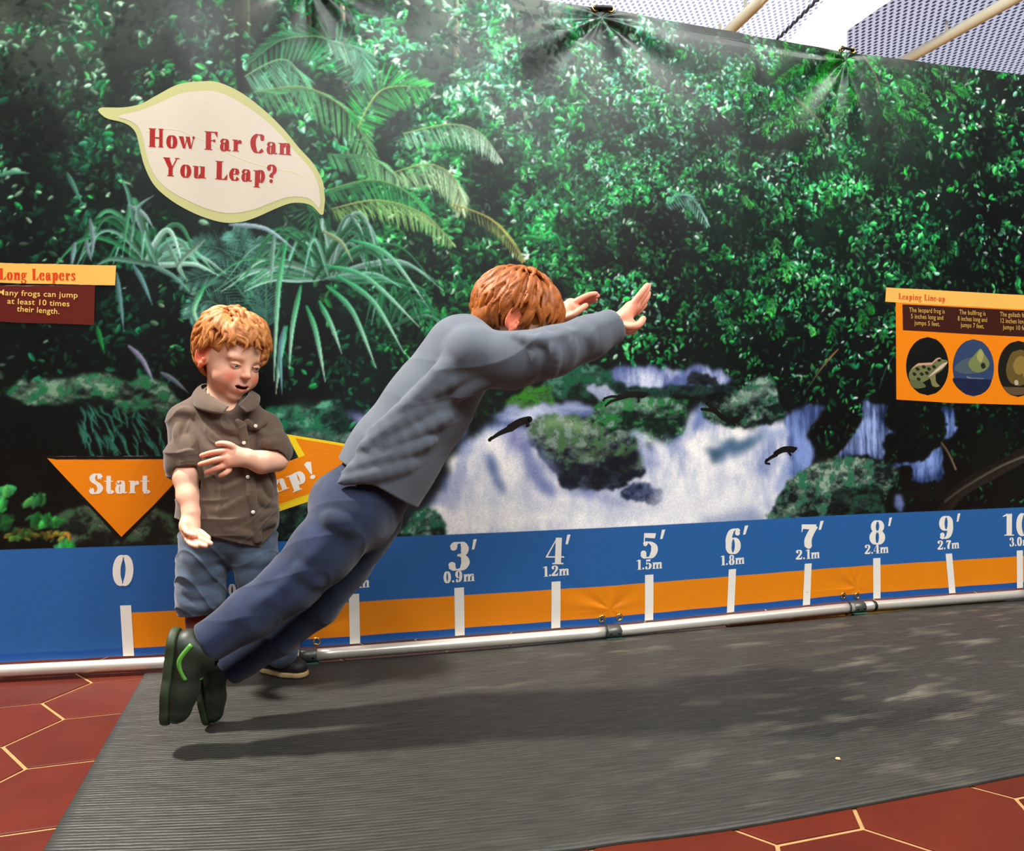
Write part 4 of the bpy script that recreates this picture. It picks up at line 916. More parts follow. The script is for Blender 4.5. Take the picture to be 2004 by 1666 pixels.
def ell_px(cx, cy, rx, ry, n=32): return [(cx+rx*math.cos(a), cy+ry*math.sin(a)) for a in np.linspace(0, 2*PI, n+1)[:-1]]
for k, (cx, cy, c) in enumerate(FROGC):
    ov = print_mesh('frog_photo', scanfill(pxpoly(ell_px(cx, cy, 42-k, 57-k)), 28, 8), vinyl('print_photo_ground', c), fp, O2)
    part(ov, ['oval photo of a spotted frog on dark ground', 'oval photo of a frog in blue water', 'oval photo of a brown frog'][k])
    def blob(pts, c, o=O3):
        P = catmull([np.array((cx+p[0], cy+p[1]), float) for p in pts], 5, True)
        return scanfill([bz(*p) for p in P], 14, 3), c
    groups = {}
    def add(pts, c):
        q, c = blob(pts, c); groups.setdefault(c, []).append(q)
    if k == 0:
        add([(-34, 8), (-18, -4), (4, -4), (16, -14), (30, -14), (40, -10), (30, 6), (12, 18), (-6, 30), (-24, 34), (-36, 24)], (104, 108, 66))
        add([(4, 20), (14, 12), (16, 30), (24, 40), (10, 40), (6, 30)], (120, 116, 74)); add([(-34, 26), (-14, 30), (-4, 40), (-20, 44), (-32, 38)], (90, 96, 58))
        add([(-32, 6), (-16, -7), (4, -5), (18, -16), (28, -16), (16, -11), (4, -1), (-16, -2)], (190, 146, 116)); add([(40, -8), (28, 4), (10, 16), (0, 22), (10, 12), (28, -4)], (204, 176, 156))
        for x, y in ((-20, 6), (-8, 2), (2, 6), (-26, 16), (-12, 16), (-2, 14), (-18, 26), (12, 2)): add([(x-4, y-2), (x, y-4), (x+4, y), (x, y+3)], (30, 34, 20))
        add([(19, -12), (23, -14), (26, -11), (22, -9)], (16, 14, 10))
    elif k == 1:
        add([(-38, 2), (-20, -16), (0, -20), (20, -12), (30, 0), (10, 10), (-20, 12)], (70, 84, 92)); add([(-10, -10), (4, -28), (14, -38), (22, -26), (32, -8), (22, 6), (6, 10), (-6, 2)], (112, 120, 70))
        add([(6, -22), (14, -36), (20, -24), (14, -10)], (150, 150, 90)); add([(-14, 16), (6, 22), (20, 20), (12, 26), (-6, 26)], (96, 102, 118)); add([(14, -6), (20, -10), (24, -2), (18, 2)], (30, 34, 28))
        add([(-40, 20), (0, 30), (34, 22), (26, 44), (0, 54), (-28, 42)], (24, 32, 58))
    else:
        add([(-24, 0), (-14, -30), (4, -38), (24, -28), (32, 0), (24, 24), (0, 34), (-18, 24)], (96, 78, 34)); add([(-10, -10), (4, -26), (18, -12), (10, 8), (-4, 10)], (134, 110, 52))
        add([(10, 6), (18, 2), (18, 14), (10, 16)], (150, 116, 60)); add([(-8, 24), (-2, 22), (0, 30), (-6, 32)], (170, 160, 140)); add([(-30, 34), (-10, 40), (20, 36), (10, 50), (-16, 50)], (90, 70, 50))
    for n_, (c, qs) in enumerate(groups.items()):
        print_mesh('frog_marking', [r for q in qs for r in q], vinyl('print_frog', c), fp, O3+0.0001*n_)
# leaping frog silhouettes
def silhouette(strokes):
    q = []
    for pts, w0, w1 in strokes:
        P = catmull(pxpoly(pts), 6); m = len(P)
        for i in range(m-1):
            ws = []
            for k in (i, i+1):
                t = k/(m-1); d = P[min(k+1, m-1)]-P[max(k-1, 0)]; d /= np.hypot(*d)+1e-9; w = 0.0022*0.5*(w0+(w1-w0)*t); ws.append((P[k]+np.array([-d[1], d[0]])*w, P[k]-np.array([-d[1], d[0]])*w))
            q.append([tuple(ws[0][0]), tuple(ws[0][1]), tuple(ws[1][1]), tuple(ws[1][0])])
        for k, w in ((0, w0), (-1, w1)): q.append([tuple(P[k]+0.0011*w*np.array([math.cos(a), math.sin(a)])) for a in np.linspace(0, 2*PI, 11)[:-1]])
    return q
SIL = [('leaping frog silhouette just right of the jumping boy', [([(958, 861), (978, 848), (1000, 838)], 3, 9), ([(998, 838), (1018, 826), (1036, 821)], 11, 9), ([(1030, 826), (1034, 832), (1030, 834)], 5, 3), ([(958, 861), (962, 856)], 5, 3)]),
       ('leaping frog silhouette with legs stretched straight back, highest of the four', [([(1212, 778), (1236, 772), (1258, 773)], 8, 9), ([(1258, 773), (1265, 771)], 9, 5), ([(1214, 777), (1198, 776), (1184, 780)], 4, 3), ([(1214, 780), (1196, 786), (1186, 794)], 4, 3), ([(1250, 776), (1250, 786)], 4, 3), ([(1184, 780), (1182, 784)], 3, 3)]),
       ('leaping frog silhouette with splayed hind legs, over the mossy rock', [([(1406, 812), (1424, 822), (1444, 820)], 7, 9), ([(1408, 814), (1398, 802), (1382, 790)], 7, 4), ([(1408, 813), (1390, 803), (1372, 801)], 5, 4), ([(1432, 826), (1438, 833)], 4, 3), ([(1382, 790), (1384, 786)], 4, 3)]),
       ('leaping frog silhouette over the white water, lowest on the right', [([(1518, 888), (1534, 880), (1552, 880)], 8, 10), ([(1520, 890), (1508, 896), (1500, 902)], 6, 4), ([(1500, 900), (1498, 906), (1506, 908)], 4, 3), ([(1544, 886), (1548, 891)], 4, 3), ([(1552, 880), (1558, 878)], 8, 5)])]
for lab, stv in SIL: part(print_mesh('frog_silhouette', silhouette(stv), V_BLACK, BANNER, O1), lab)

# grommets (parts of the banner), ties, pipes
m_brass = mat('brass', (214, 172, 96), 0.25, metal=1.0); m_dark = mat('black_tie', (14, 14, 13), 0.5); m_alu = mat('aluminium', (222, 214, 200), 0.30, metal=0.55, vary=(8, 0.06)); m_clamp = mat('grey_clamp', (96, 98, 92), 0.4, metal=0.6); m_foot = mat('green_pad', (16, 74, 58), 0.6)
def frame_at(s, z, off=0.0):
    p = on_banner(s, z, off); c, sn = plan_dir(s); return np.array(p), np.array([float(c), float(sn), 0]), np.array([float(sn), -float(c), 0])
GROM_B = [((580, 1262), (619, 1256)), ((1178, 1211), (1212, 1208)), ((1650, 1166), (1676, 1166))]
GROM_T = [((1165, 15), (1195, 18)), ((1648, 95), (1669, 99))]
for a, b in GROM_B+GROM_T:
    for uv in (a, b):
        s, z = bz(*uv); p, tx, n = frame_at(s, z, 0.001); V = []; Fc = []
        R0, r0, N, M = 0.0088, 0.0030, 20, 8
        for i in range(N):
            for j in range(M):
                th, ph = 2*PI*i/N, 2*PI*j/M; rr = R0+r0*math.cos(ph)
                V.append(p+tx*rr*math.cos(th)+np.array([0, 0, 1])*rr*math.sin(th)+n*(r0*0.7*math.sin(ph)))
                Fc.append((i*M+j, ((i+1) % N)*M+j, ((i+1) % N)*M+(j+1) % M, i*M+(j+1) % M))
        mesh_obj('grommet', V, Fc, m_brass, BANNER)
PZ, PR, PO = 0.0262, 0.0165, 0.018
def pipe_pt(s, dz=0.0, do=0.0):
    x, y = plan(s); c, sn = plan_dir(s); return np.array([float(x)+float(sn)*(PO+do), float(y)-float(c)*(PO+do), PZ+dz])
JS = [TIES_B[0]+0.006, TIES_B[1], TIES_B[2]-0.01]; ENDS = [S_MIN-0.05]+JS+[10.05*FT]
PL = ['aluminium frame pipe at the left, along the red tiles by the zero mark', 'aluminium frame pipe between the two boys and the four foot mark', 'aluminium frame pipe under the five to seven foot marks', 'aluminium frame pipe at the right under the eight to ten foot marks']
for k in range(4):
    a, b = ENDS[k]+(0.004 if k else 0), ENDS[k+1]-0.004; n = 14
    path = [pipe_pt(a+(b-a)*i/n) for i in range(n+1)]
    V, Fc = tube(path, PR, 24); o = mesh_obj('frame_pipe', V, Fc, m_alu); o.data.polygons.foreach_set('use_smooth', [len(p.vertices) == 4 for p in o.data.polygons])
    tag(o, PL[k], 'pipe', 'bottom frame pipes')
CL = ['grey pipe coupling beside the standing boy\'s shoe', 'grey pipe coupling between the four and five foot marks', 'grey pipe coupling between the seven and eight foot marks']
for k, s in enumerate(JS):
    c0 = pipe_pt(s); e = empty('pipe_coupling', (c0[0], c0[1], 0), CL[k], 'coupling', 'pipe couplings')
    V, Fc = tube([pipe_pt(s+d) for d in (-0.024, -0.022, 0.0, 0.022, 0.024)], [PR+0.0002, PR+0.0022, PR+0.0024, PR+0.0022, PR+0.0002], 24); mesh_obj('sleeve', V, Fc, m_clamp, e)
    for d in (-0.014, 0.014):
        p = pipe_pt(s+d, -0.002, PR+0.001); V, Fc = tube([p-0.003*np.array([0, 0, 0]), p+np.array([0, -0.0025, 0])], 0.0035, 10); mesh_obj('set_screw', V, Fc, m_dark, e)
    q = pipe_pt(s, 0, 0.0); x, y = plan_dir(s); V = []; L, W = 0.030, 0.020
    tx = np.array([float(x), float(y), 0]); nn = np.array([float(y), -float(x), 0])
    for z in (0.0062, 0.0092):
        for i, j in ((-1, -1), (1, -1), (1, 1), (-1, 1)): V.append(np.array([q[0], q[1], z])+tx*L*i*(1 if z < .008 else .85)+nn*W*j*(1 if z < .008 else .85))
    mesh_obj('foot_pad', V, [(0, 3, 2, 1), (4, 5, 6, 7), (0, 1, 5, 4), (1, 2, 6, 5), (2, 3, 7, 6), (3, 0, 4, 7)], m_foot, e, smooth=False)
TL = ['black tie looped from the grommets over the coupling by the standing boy', 'black tie looped from the grommets over the coupling near the five foot mark', 'black tie looped from the grommets over the coupling near the eight foot mark']
for k, s in enumerate(JS):
    g0 = bz(*GROM_B[k][0]); p0, tx, n = frame_at(g0[0], g0[1], 0.003); pts = [p0-n*0.006, p0+n*0.004]
    for a in np.linspace(100, 290, 9):
        r = PR+0.0045; c = pipe_pt(g0[0]+0.004-0.010*(a-100)/190); pts.append(c+n*r*-math.cos(math.radians(a))*1.0+np.array([0, 0, 1])*r*math.sin(math.radians(a)))
    V, Fc = tube(catmull(pts, 4), 0.0023, 8); o = mesh_obj('cable_tie', V, Fc, m_dark); tag(o, TL[k], 'tie', 'cable ties at the foot of the banner')
V, Fc = tube([pipe_pt(7.86*FT+d) for d in (-0.006, 0.006)], PR+0.0008, 24); o = mesh_obj('tape_ring', V, Fc, m_dark); tag(o, 'thin dark tape ring round the pipe near the eight foot mark', 'tape')
# top pipe behind the banner with black ties over the rim
V, Fc = tube([np.array(on_banner(s, TOPZ-0.022, -0.030)) for s in np.linspace(S_MIN, S_MAX, 60)], 0.0165, 16); o = mesh_obj('top_pipe', V, Fc, m_alu); tag(o, 'long metal pipe behind the top hem of the banner', 'pipe')
for k, (a, b) in enumerate(GROM_T):
    ga, gb = bz(*a), bz(*b); pa, tx, n = frame_at(ga[0], ga[1]); pb, _, _ = frame_at(gb[0], gb[1])
    up = np.array([0, 0, 1.0]); pts = [pa-n*0.012, pa+n*0.004, pa+n*0.006+tx*0.008, (pa+pb)/2+n*0.007, pb+n*0.006-tx*0.008, pb+n*0.004, pb-n*0.012]
    V1 = tube(catmull(pts, 5), 0.0066 if k == 0 else 0.005, 10)
    V2 = tube(catmull([pa+n*0.005, pa+up*0.022+n*0.006-tx*0.012, pa+up*0.034-tx*0.03-n*0.012], 5), 0.0035, 8)
    o = mesh_obj('cable_tie', *V1, m_dark); tag(o, ['thick black tie through the brass grommets at the top centre of the banner', 'black tie at the top of the banner under the white ceiling gap'][k], 'tie', 'cable ties at the top of the banner')
# narrow yellowish strip under the right-hand pipes
pts0 = [at_z(u, v, 0.006) for u, v in ((1425, 1224), (1640, 1203), (1800, 1190), (1968, 1176))]
V = []; Fc = []
P = catmull(pts0, 10)
for p in P:
    for dy, z in ((0.0, 0.0), (0.0, 0.0085), (0.016, 0.0085), (0.016, 0.0)): V.append((p[0]-dy*0.12, p[1]+dy, z))
for i in range(len(P)-1):
    for j in range(3): Fc.append((i*4+j, i*4+4+j, i*4+5+j, i*4+1+j))
o = mesh_obj('floor_strip', V, Fc, mat('yellow_strip', (176, 140, 40), 0.5, vary=(40, 0.2)), smooth=False); tag(o, 'narrow yellowish strip on the floor under the right-hand pipes', 'strip')
# ---------------------------------------------------------------- organic modelling: a smooth blended field turned into one mesh
class Blend:
    def __init__(self, lo, hi, h):
        self.lo = np.asarray(lo, float); self.h = h
        n = np.ceil((np.asarray(hi, float)-self.lo)/h).astype(int)+1
        self.n = n; self.D = np.full(n, 0.2, np.float32)
        self.ax = [self.lo[i]+h*np.arange(n[i]) for i in range(3)]
    def _reg(self, a, b, pad):
        sl = []; g = []
        for i in range(3):
            i0 = max(0, int((a[i]-pad-self.lo[i])/self.h)); i1 = min(self.n[i], int((b[i]+pad-self.lo[i])/self.h)+2)
            if i1 <= i0: return None, None
            sl.append(slice(i0, i1)); sh = [1, 1, 1]; sh[i] = -1; g.append(self.ax[i][i0:i1].reshape(sh))
        return tuple(sl), g
    def _mix(self, sl, d, k, op):
        A = self.D[sl]; d = d.astype(np.float32)
        if op == 'cut': A = -A
        if k > 0:
            h = np.maximum(k-np.abs(A-d), 0)/k; r = np.minimum(A, d)-h*h*k*0.25
        else: r = np.minimum(A, d)
        self.D[sl] = -r if op == 'cut' else r
    def cone(self, p0, p1, r0, r1=None, k=0.008, op='add', flat=None):
        p0 = np.asarray(p0, float); p1 = np.asarray(p1, float); r1 = r0 if r1 is None else r1
        R = max(r0, r1)*(max(flat[1], 1.0) if flat else 1); pad = R+k+0.012
        sl, g = self._reg(np.minimum(p0, p1), np.maximum(p0, p1), pad)
        if sl is None: return
        d = p1-p0; L2 = d@d+1e-12
        X, Y, Z = g[0]-p0[0], g[1]-p0[1], g[2]-p0[2]
        t = np.clip((X*d[0]+Y*d[1]+Z*d[2])/L2, 0, 1); X = X-t*d[0]; Y = Y-t*d[1]; Z = Z-t*d[2]
        q = X*X+Y*Y+Z*Z
        if flat is not None:
            a = np.asarray(flat[0], float); a = a/np.linalg.norm(a); w = X*a[0]+Y*a[1]+Z*a[2]; q = q+w*w*(1/flat[1]**2-1)
        self._mix(sl, np.sqrt(q)-(r0+(r1-r0)*t), k, op)
    def chain(self, pts, rad, k=0.008, op='add', flat=None):
        if np.isscalar(rad): rad = [rad]*len(pts)
        for i in range(len(pts)-1): self.cone(pts[i], pts[i+1], rad[i], rad[i+1], k, op, flat)
    def ell(self, c, r, M=None, k=0.008, op='add'):
        c = np.asarray(c, float); r = np.asarray(r, float); R = r.max(); pad = k+0.012
        sl, g = self._reg(c-R, c+R, pad)
        if sl is None: return
        X, Y, Z = g[0]-c[0], g[1]-c[1], g[2]-c[2]
        if M is not None: X, Y, Z = (X*M[0][0]+Y*M[0][1]+Z*M[0][2], X*M[1][0]+Y*M[1][1]+Z*M[1][2], X*M[2][0]+Y*M[2][1]+Z*M[2][2])
        a = np.sqrt((X/r[0])**2+(Y/r[1])**2+(Z/r[2])**2); b = np.sqrt((X/r[0]**2)**2+(Y/r[1]**2)**2+(Z/r[2]**2)**2)+1e-9
        self._mix(sl, a*(a-1)/b, k, op)
    def half(self, p, n, k=0.002, box=None):          # cut away everything on the side n points to
        p = np.asarray(p, float); n = np.asarray(n, float); n = n/np.linalg.norm(n)
        lo, hi = (self.lo, self.lo+self.h*self.n) if box is None else box
        sl, g = self._reg(np.minimum(lo, hi), np.maximum(lo, hi), 0)
        if sl is None: return
        self._mix(sl, -((g[0]-p[0])*n[0]+(g[1]-p[1])*n[1]+(g[2]-p[2])*n[2])+0*(g[0]+g[1]+g[2]), k, 'cut')
    def shift(self, fn):
        g = [self.ax[i].reshape([-1 if j == i else 1 for j in range(3)]) for i in range(3)]
        self.D += fn(g[0], g[1], g[2]).astype(np.float32)
    def mesh(self):
        D = self.D; s = D < 0; nx, ny, nz = D.shape
        c = np.zeros((nx-1, ny-1, nz-1), np.int8)
        for a in (0, 1):
            for b in (0, 1):
                for e in (0, 1): c += s[a:nx-1+a, b:ny-1+b, e:nz-1+e]
        act = (c > 0) & (c < 8); I, J, K = np.nonzero(act); N = len(I)
        idx = np.full(act.shape, -1, np.int64); idx[I, J, K] = np.arange(N)
        P = np.zeros((N, 3)); W = np.zeros(N)
        for axis in range(3):
            o = [x for x in range(3) if x != axis]
            for a in (0, 1):
                for b in (0, 1):
                    q0 = [I, J, K]; q0[o[0]] = q0[o[0]]+a; q0[o[1]] = q0[o[1]]+b; q1 = list(q0); q1[axis] = q1[axis]+1
                    d0 = D[tuple(q0)].astype(float); d1 = D[tuple(q1)].astype(float); m = (d0 < 0) != (d1 < 0)
                    t = np.where(m, d0/np.where(m, d0-d1, 1), 0)
                    p = np.stack([q.astype(float) for q in q0], -1); p[:, axis] += t; P[m] += p[m]; W[m] += 1
        P = P/W[:, None]*self.h+self.lo
        F = []
        for axis in range(3):
            o = [(axis+1) % 3, (axis+2) % 3]
            a0 = [slice(None)]*3; a1 = [slice(None)]*3; a0[axis] = slice(0, -1); a1[axis] = slice(1, None)
            sa, sb = s[tuple(a0)], s[tuple(a1)]; E = np.stack(np.nonzero(sa != sb), -1)
            E = E[(E[:, o[0]] > 0) & (E[:, o[1]] > 0) & (E[:, o[0]] < D.shape[o[0]]-1) & (E[:, o[1]] < D.shape[o[1]]-1)]
            ins = sa[tuple(E.T)]; qs = []
            for da, db in ((1, 1), (0, 1), (0, 0), (1, 0)):
                q = E.copy(); q[:, o[0]] -= da; q[:, o[1]] -= db; qs.append(idx[tuple(q.T)])
            Q = np.stack(qs, -1); Q[~ins] = Q[~ins][:, ::-1]; F.append(Q)
        F = np.concatenate(F); F = F[(F >= 0).all(1)]
        return P, F
    def obj(self, name, m, parent=None, color=None):
        P, F = self.mesh(); self.P = P
        return mesh_obj(name, P, F, m, parent, True, color(P) if color else None)
def unit(v): v = np.asarray(v, float); return v/np.linalg.norm(v)
def vn(P, f, seed=0):                                 # smooth noise per vertex
    P = np.asarray(P)*f+seed; i = np.floor(P).astype(np.int64); t = P-i; t = t*t*(3-2*t); out = 0
    for a in (0, 1):
        for b in (0, 1):
            for c in (0, 1):
                q = (i[:, 0]+a)*73856093 ^ (i[:, 1]+b)*19349663 ^ (i[:, 2]+c)*83492791; q = (q ^ (q >> 13))*1274126177; r = ((q ^ (q >> 16)) & 65535)/65535.0
                out = out+r*(t[:, 0] if a else 1-t[:, 0])*(t[:, 1] if b else 1-t[:, 1])*(t[:, 2] if c else 1-t[:, 2])
    return out
def head_frame(F, U):
    F = unit(F); U = unit(np.asarray(U, float)-F*np.dot(F, U)); L = np.cross(U, F); return np.stack([L, F, U], 0)   # rows: left, forward, up
def add_head(S, O, M, sc=1.0, mouth=0.0036, ears=(1, -1)):
    W = lambda x, y, z: O+sc*(M[0]*x+M[1]*y+M[2]*z)
    E = lambda c, r, k=0.01, op='add': S.ell(W(*c), np.array(r)*sc, M, k*sc, op)
    C = lambda a, b, r0, r1, k=0.006, op='add': S.cone(W(*a), W(*b), r0*sc, r1*sc, k*sc, op)
    E((0, -0.010, 0.028), (0.069, 0.083, 0.072)); E((0, 0.022, -0.030), (0.057, 0.054, 0.064), 0.03)
    E((0, 0.045, 0.030), (0.052, 0.030, 0.040), 0.02)
    for s in (1, -1):
        E((s*0.031, 0.045, -0.042), (0.025, 0.026, 0.025), 0.024); E((s*0.028, 0.0665, 0.012), (0.020, 0.008, 0.0055), 0.016)
        E((s*0.030, 0.0835, -0.006), (0.014, 0.0115, 0.0075), 0.012, 'cut')
        E((s*0.029, 0.0635, -0.005), (0.0135, 0.0135, 0.0128), 0.003)
        E((s*0.029, 0.0800, -0.0080), (0.0120, 0.0078, 0.0044), 0.0012, 'cut')
        C((s*0.041, 0.070, -0.003), (s*0.018, 0.0775, -0.0035), 0.0016, 0.0018, 0.002)
    E((0, 0.055, -0.086), (0.020, 0.017, 0.016), 0.018)
    C((0, 0.070, 0.002), (0, 0.0860, -0.025), 0.0066, 0.0072, 0.014); E((0, 0.0880, -0.0265), (0.0078, 0.0075, 0.0068), 0.006)
    for s in (1, -1): E((s*0.0075, 0.0815, -0.0290), (0.0052, 0.0068, 0.0050), 0.005); E((s*0.0040, 0.0870, -0.0338), (0.0020, 0.0028, 0.0018), 0.001, 'cut')
    E((0, 0.068, -0.059), (0.026, 0.0135, 0.018), 0.012)
    C((-0.0215, 0.0680, -0.0490), (-0.004, 0.0800, -0.0535), 0.0022, 0.0032, 0.004); C((0.0215, 0.0680, -0.0490), (0.004, 0.0800, -0.0535), 0.0022, 0.0032, 0.004)
    C((-0.0185, 0.0690, -0.0535), (0.0, 0.0780, -0.0672), 0.0026, 0.0040, 0.004); C((0.0185, 0.0690, -0.0535), (0.0, 0.0780, -0.0672), 0.0026, 0.0040, 0.004)
    if mouth:
        for s in (1, -1): E((s*0.0115, 0.0790, -0.0568), (0.0085, 0.0100, mouth*0.75), 0.001, 'cut')
        E((0, 0.0815, -0.0595), (0.0175, 0.0110, mouth), 0.001, 'cut')
    for s in ears:
        c = np.array([s*0.071, -0.008, -0.010]); T = M.copy()
        A = unit(M[0]*s*0.80+M[1]*0.55); Bv = unit(M[1]-A*np.dot(M[1], A)); Cv = np.cross(A, Bv); ME = np.stack([A, Bv, Cv])
        S.ell(W(*c), np.array([0.0068, 0.0190, 0.0285])*sc, ME, 0.004*sc); S.ell(W(c[0]+s*0.0085, c[1]-0.001, c[2]), np.array([0.0050, 0.0125, 0.0195])*sc, ME, 0.003*sc, 'cut')
        S.cone(W(c[0]+s*0.004, c[1]+0.010, c[2]-0.018), W(c[0]+s*0.004, c[1]+0.007, c[2]-0.027), 0.006*sc, 0.0052*sc, 0.004*sc)
        S.cone(W(c[0]+s*0.003, c[1]+0.0125, c[2]-0.006), W(c[0]+s*0.003, c[1]+0.0125, c[2]-0.010), 0.0045*sc, 0.0040*sc, 0.003*sc)
def skin_color(P, heads, base=(232, 178, 148), hands=()):
    C = np.tile(np.array(base, float), (len(P), 1)); C *= (0.97+0.06*vn(P, 45, 3))[:, None]
    def mixin(m, c): m = np.clip(m, 0, 1)[:, None]; C[:] = C*(1-m)+np.array(c, float)*m
    for (c, r) in hands:
        d = np.linalg.norm(P-c, axis=1); mixin(np.clip(1.4-d/r, 0, 1)*0.55, (226, 130, 104))
    for (O, M, sc) in heads:
        q = (P-O)@M.T/sc; x, y, z = q.T; ax = np.abs(x)
        near = np.linalg.norm(q, axis=1) < 0.13
        mixin(near*np.exp(-(((ax-0.036)/0.017)**2+((z+0.036)/0.016)**2))*(y > 0.03)*0.75, (218, 112, 86))
        mixin(near*np.exp(-((ax/0.011)**2+((z+0.028)/0.010)**2))*(y > 0.075)*0.5, (222, 124, 96))
        mixin(near*np.clip((ax-0.0655)/0.004, 0, 1)*(np.abs(z+0.012) < 0.034)*(y < 0.03)*0.75, (226, 108, 76))
        lip = np.exp(-((z+0.0600-9*ax*ax)/0.0078)**4)*np.clip((0.0185-ax)/0.004, 0, 1)*(y > 0.066); mixin(near*lip*0.8, (190, 78, 68))
        mixin(near*(np.abs(z+0.0600-7*ax*ax) < 0.0036)*(ax < 0.0175)*(y > 0.060)*(y < 0.0775), (58, 14, 12))
        brow = np.exp(-((z-0.0135-0.10*(ax-0.03)-(-3.5)*(ax-0.03)**2)/0.0034)**2)*np.clip((ax-0.012)/0.006, 0, 1)*np.clip((0.048-ax)/0.008, 0, 1)*(y > 0.045); mixin(near*brow*0.45, (196, 128, 74))
        lash = np.exp(-((z+0.0040-0.8*(ax-0.03)**2)/0.0016)**2)*np.clip((0.0135-np.abs(ax-0.029))/0.004, 0, 1)*(y > 0.066); mixin(near*lash*0.6, (120, 70, 48))
    return lin(np.clip(C, 0, 255))
def add_eyes(parent, O, M, sc, gaze, m):
    for s in (1, -1):
        bm = bmesh.new(); bmesh.ops.create_uvsphere(bm, u_segments=28, v_segments=20, radius=0.0124*sc)
        g = unit(M[0]*gaze[0]+M[1]*gaze[1]+M[2]*gaze[2]); rot = Vector((0, 0, 1)).rotation_difference(Vector(g)).to_matrix()
        c = O+sc*(M[0]*s*0.029+M[1]*0.0632+M[2]*-0.005); cols = []
        for v in bm.verts:
            a = math.degrees(math.acos(max(-1, min(1, v.co.z/(0.0124*sc)))))
            cols.append((8, 8, 10) if a < 13 else (70, 96, 120) if a < 27 else (44, 56, 70) if a < 31 else (232, 224, 216))
        for v in bm.verts: v.co = rot@v.co+Vector(c)
        V = [tuple(v.co) for v in bm.verts]; Fc = [[v.index for v in f.verts] for f in bm.faces]; bm.free()
        mesh_obj('eye', V, Fc, m, parent, True, lin(np.array(cols)))
def fold(S, P, r, k, sink=0.010):
    P = catmull(P, 4); n = len(P); t = np.linspace(0, 1, n); w = np.sin(PI*t)**0.7
    P = P+np.array([0, 1, 0])*(sink*(1-w))[:, None]; S.chain(P, list(r*(0.15+0.85*w)), k)
def finger(S, pts, r, k=0.0035):
    P = catmull(pts, 3); n = len(P); S.chain(P, [r*(1.06-0.28*i/(n-1)) for i in range(n)], k)
def hair_locks(S, O, M, sc, rg, n, cond, flow, L=(0.03, 0.055), r=0.0062, curl=0.010, R=(0.082, 0.097, 0.088), C0=(0, -0.012, 0.026)):
    for q in range(n):
        for _ in range(60):
            v = unit(rg.normal(0, 1, 3))
            if cond(v): break
        else: continue
        p = np.array(C0)+v*np.array(R); d = np.array(flow(v), float); d = d-v*np.dot(d, v); d = unit(d+rg.normal(0, 0.16, 3)); l = rg.uniform(*L); w = rg.uniform(0.75, 1.25)
        b = np.cross(v, d); pts = []; ph = rg.uniform(0, 6.28); tw = rg.choice([-1, 1]); m = 7; cur = p.copy(); dd = d.copy()
        for i in range(m):
            pts.append(O+sc*(M[0]*cur[0]+M[1]*cur[1]+M[2]*cur[2])); t = i/(m-1)
            st = dd+b*tw*curl/0.010*0.8*math.sin(ph+t*4.4); st = unit(st)
            cur = cur+st*l/(m-1); rel = (cur-np.array(C0))/np.array(R); rr = np.linalg.norm(rel); lift = 1.0+0.05*math.sin(PI*t)
            cur = np.array(C0)+rel/rr*np.array(R)*(lift*0.6+rr*0.4)
        S.chain(catmull(pts, 2), [r*sc*w*(0.5+0.75*math.sin(PI*min(1, 0.2+0.75*i/(2*(m-1))))) *(1-0.55*(i/(2*(m-1)))**2) for i in range(2*(m-1)+1)], 0.0012)
def build_shoe(O, X, Zu, L, parent, m_up, m_sole, m_lace, label=None, ankle=0.045, toecap=None, midstripe=None):
    """O heel bottom, X toe direction, Zu sole normal (up)"""
    X = unit(X); Zu = unit(np.asarray(Zu)-X*np.dot(X, Zu)); Y = np.cross(Zu, X); O = np.asarray(O, float); g = L/0.16
    W = lambda x, y, z: O+g*(X*x+Y*y+Zu*z)
    pts = [W(x, y, z) for x in (-0.01, 0.17) for y in (-0.04, 0.04) for z in (-0.01, 0.09)]; lo = np.min(pts, 0)-0.02; hi = np.max(pts, 0)+0.02
    S = Blend(lo, hi, 0.0020); fy = (Zu, 0.92)
    S.chain([W(0.026, 0, 0.030), W(0.060, 0, 0.032), W(0.100, 0, 0.026), W(0.130, 0.001, 0.022)], [0.027*g, 0.029*g, 0.030*g, 0.026*g], 0.012, flat=fy)
    S.chain([W(0.030, 0, 0.032), W(0.036, 0, 0.062)], [0.027*g, 0.029*g], 0.014); S.cone(W(0.036, 0, 0.060), W(0.040, 0, 0.10), 0.021*g, 0.021*g, 0.002, 'cut')
    S.half(W(0, 0, 0.010), -Zu)
    up = S.obj('shoe', m_up, parent)
    if label: up['label'] = label
    S = Blend(lo, hi, 0.0020)
    S.chain([W(0.026, 0, 0.006), W(0.060, 0.001, 0.006), W(0.100, 0, 0.006), W(0.130, 0.001, 0.006)], [0.030*g, 0.030*g, 0.0335*g, 0.0290*g], 0.010)
    S.half(W(0, 0, 0.0145), Zu, 0.004); S.half(W(0, 0, 0.0), -Zu, 0.004)
    so = S.obj('sole', m_sole, up)
    parts = []
    for i in range(4):
        x = 0.062+0.014*i; z = 0.060-0.0055*i; parts.append(tube(catmull([W(x, -0.017, z-0.006), W(x+0.003, -0.006, z+0.0015), W(x+0.003, 0.006, z+0.0015), W(x, 0.017, z-0.006)], 4), 0.0022*g, 8))
    for i, pq in enumerate(parts): mesh_obj('lace', *pq, m_lace, up)
    return up
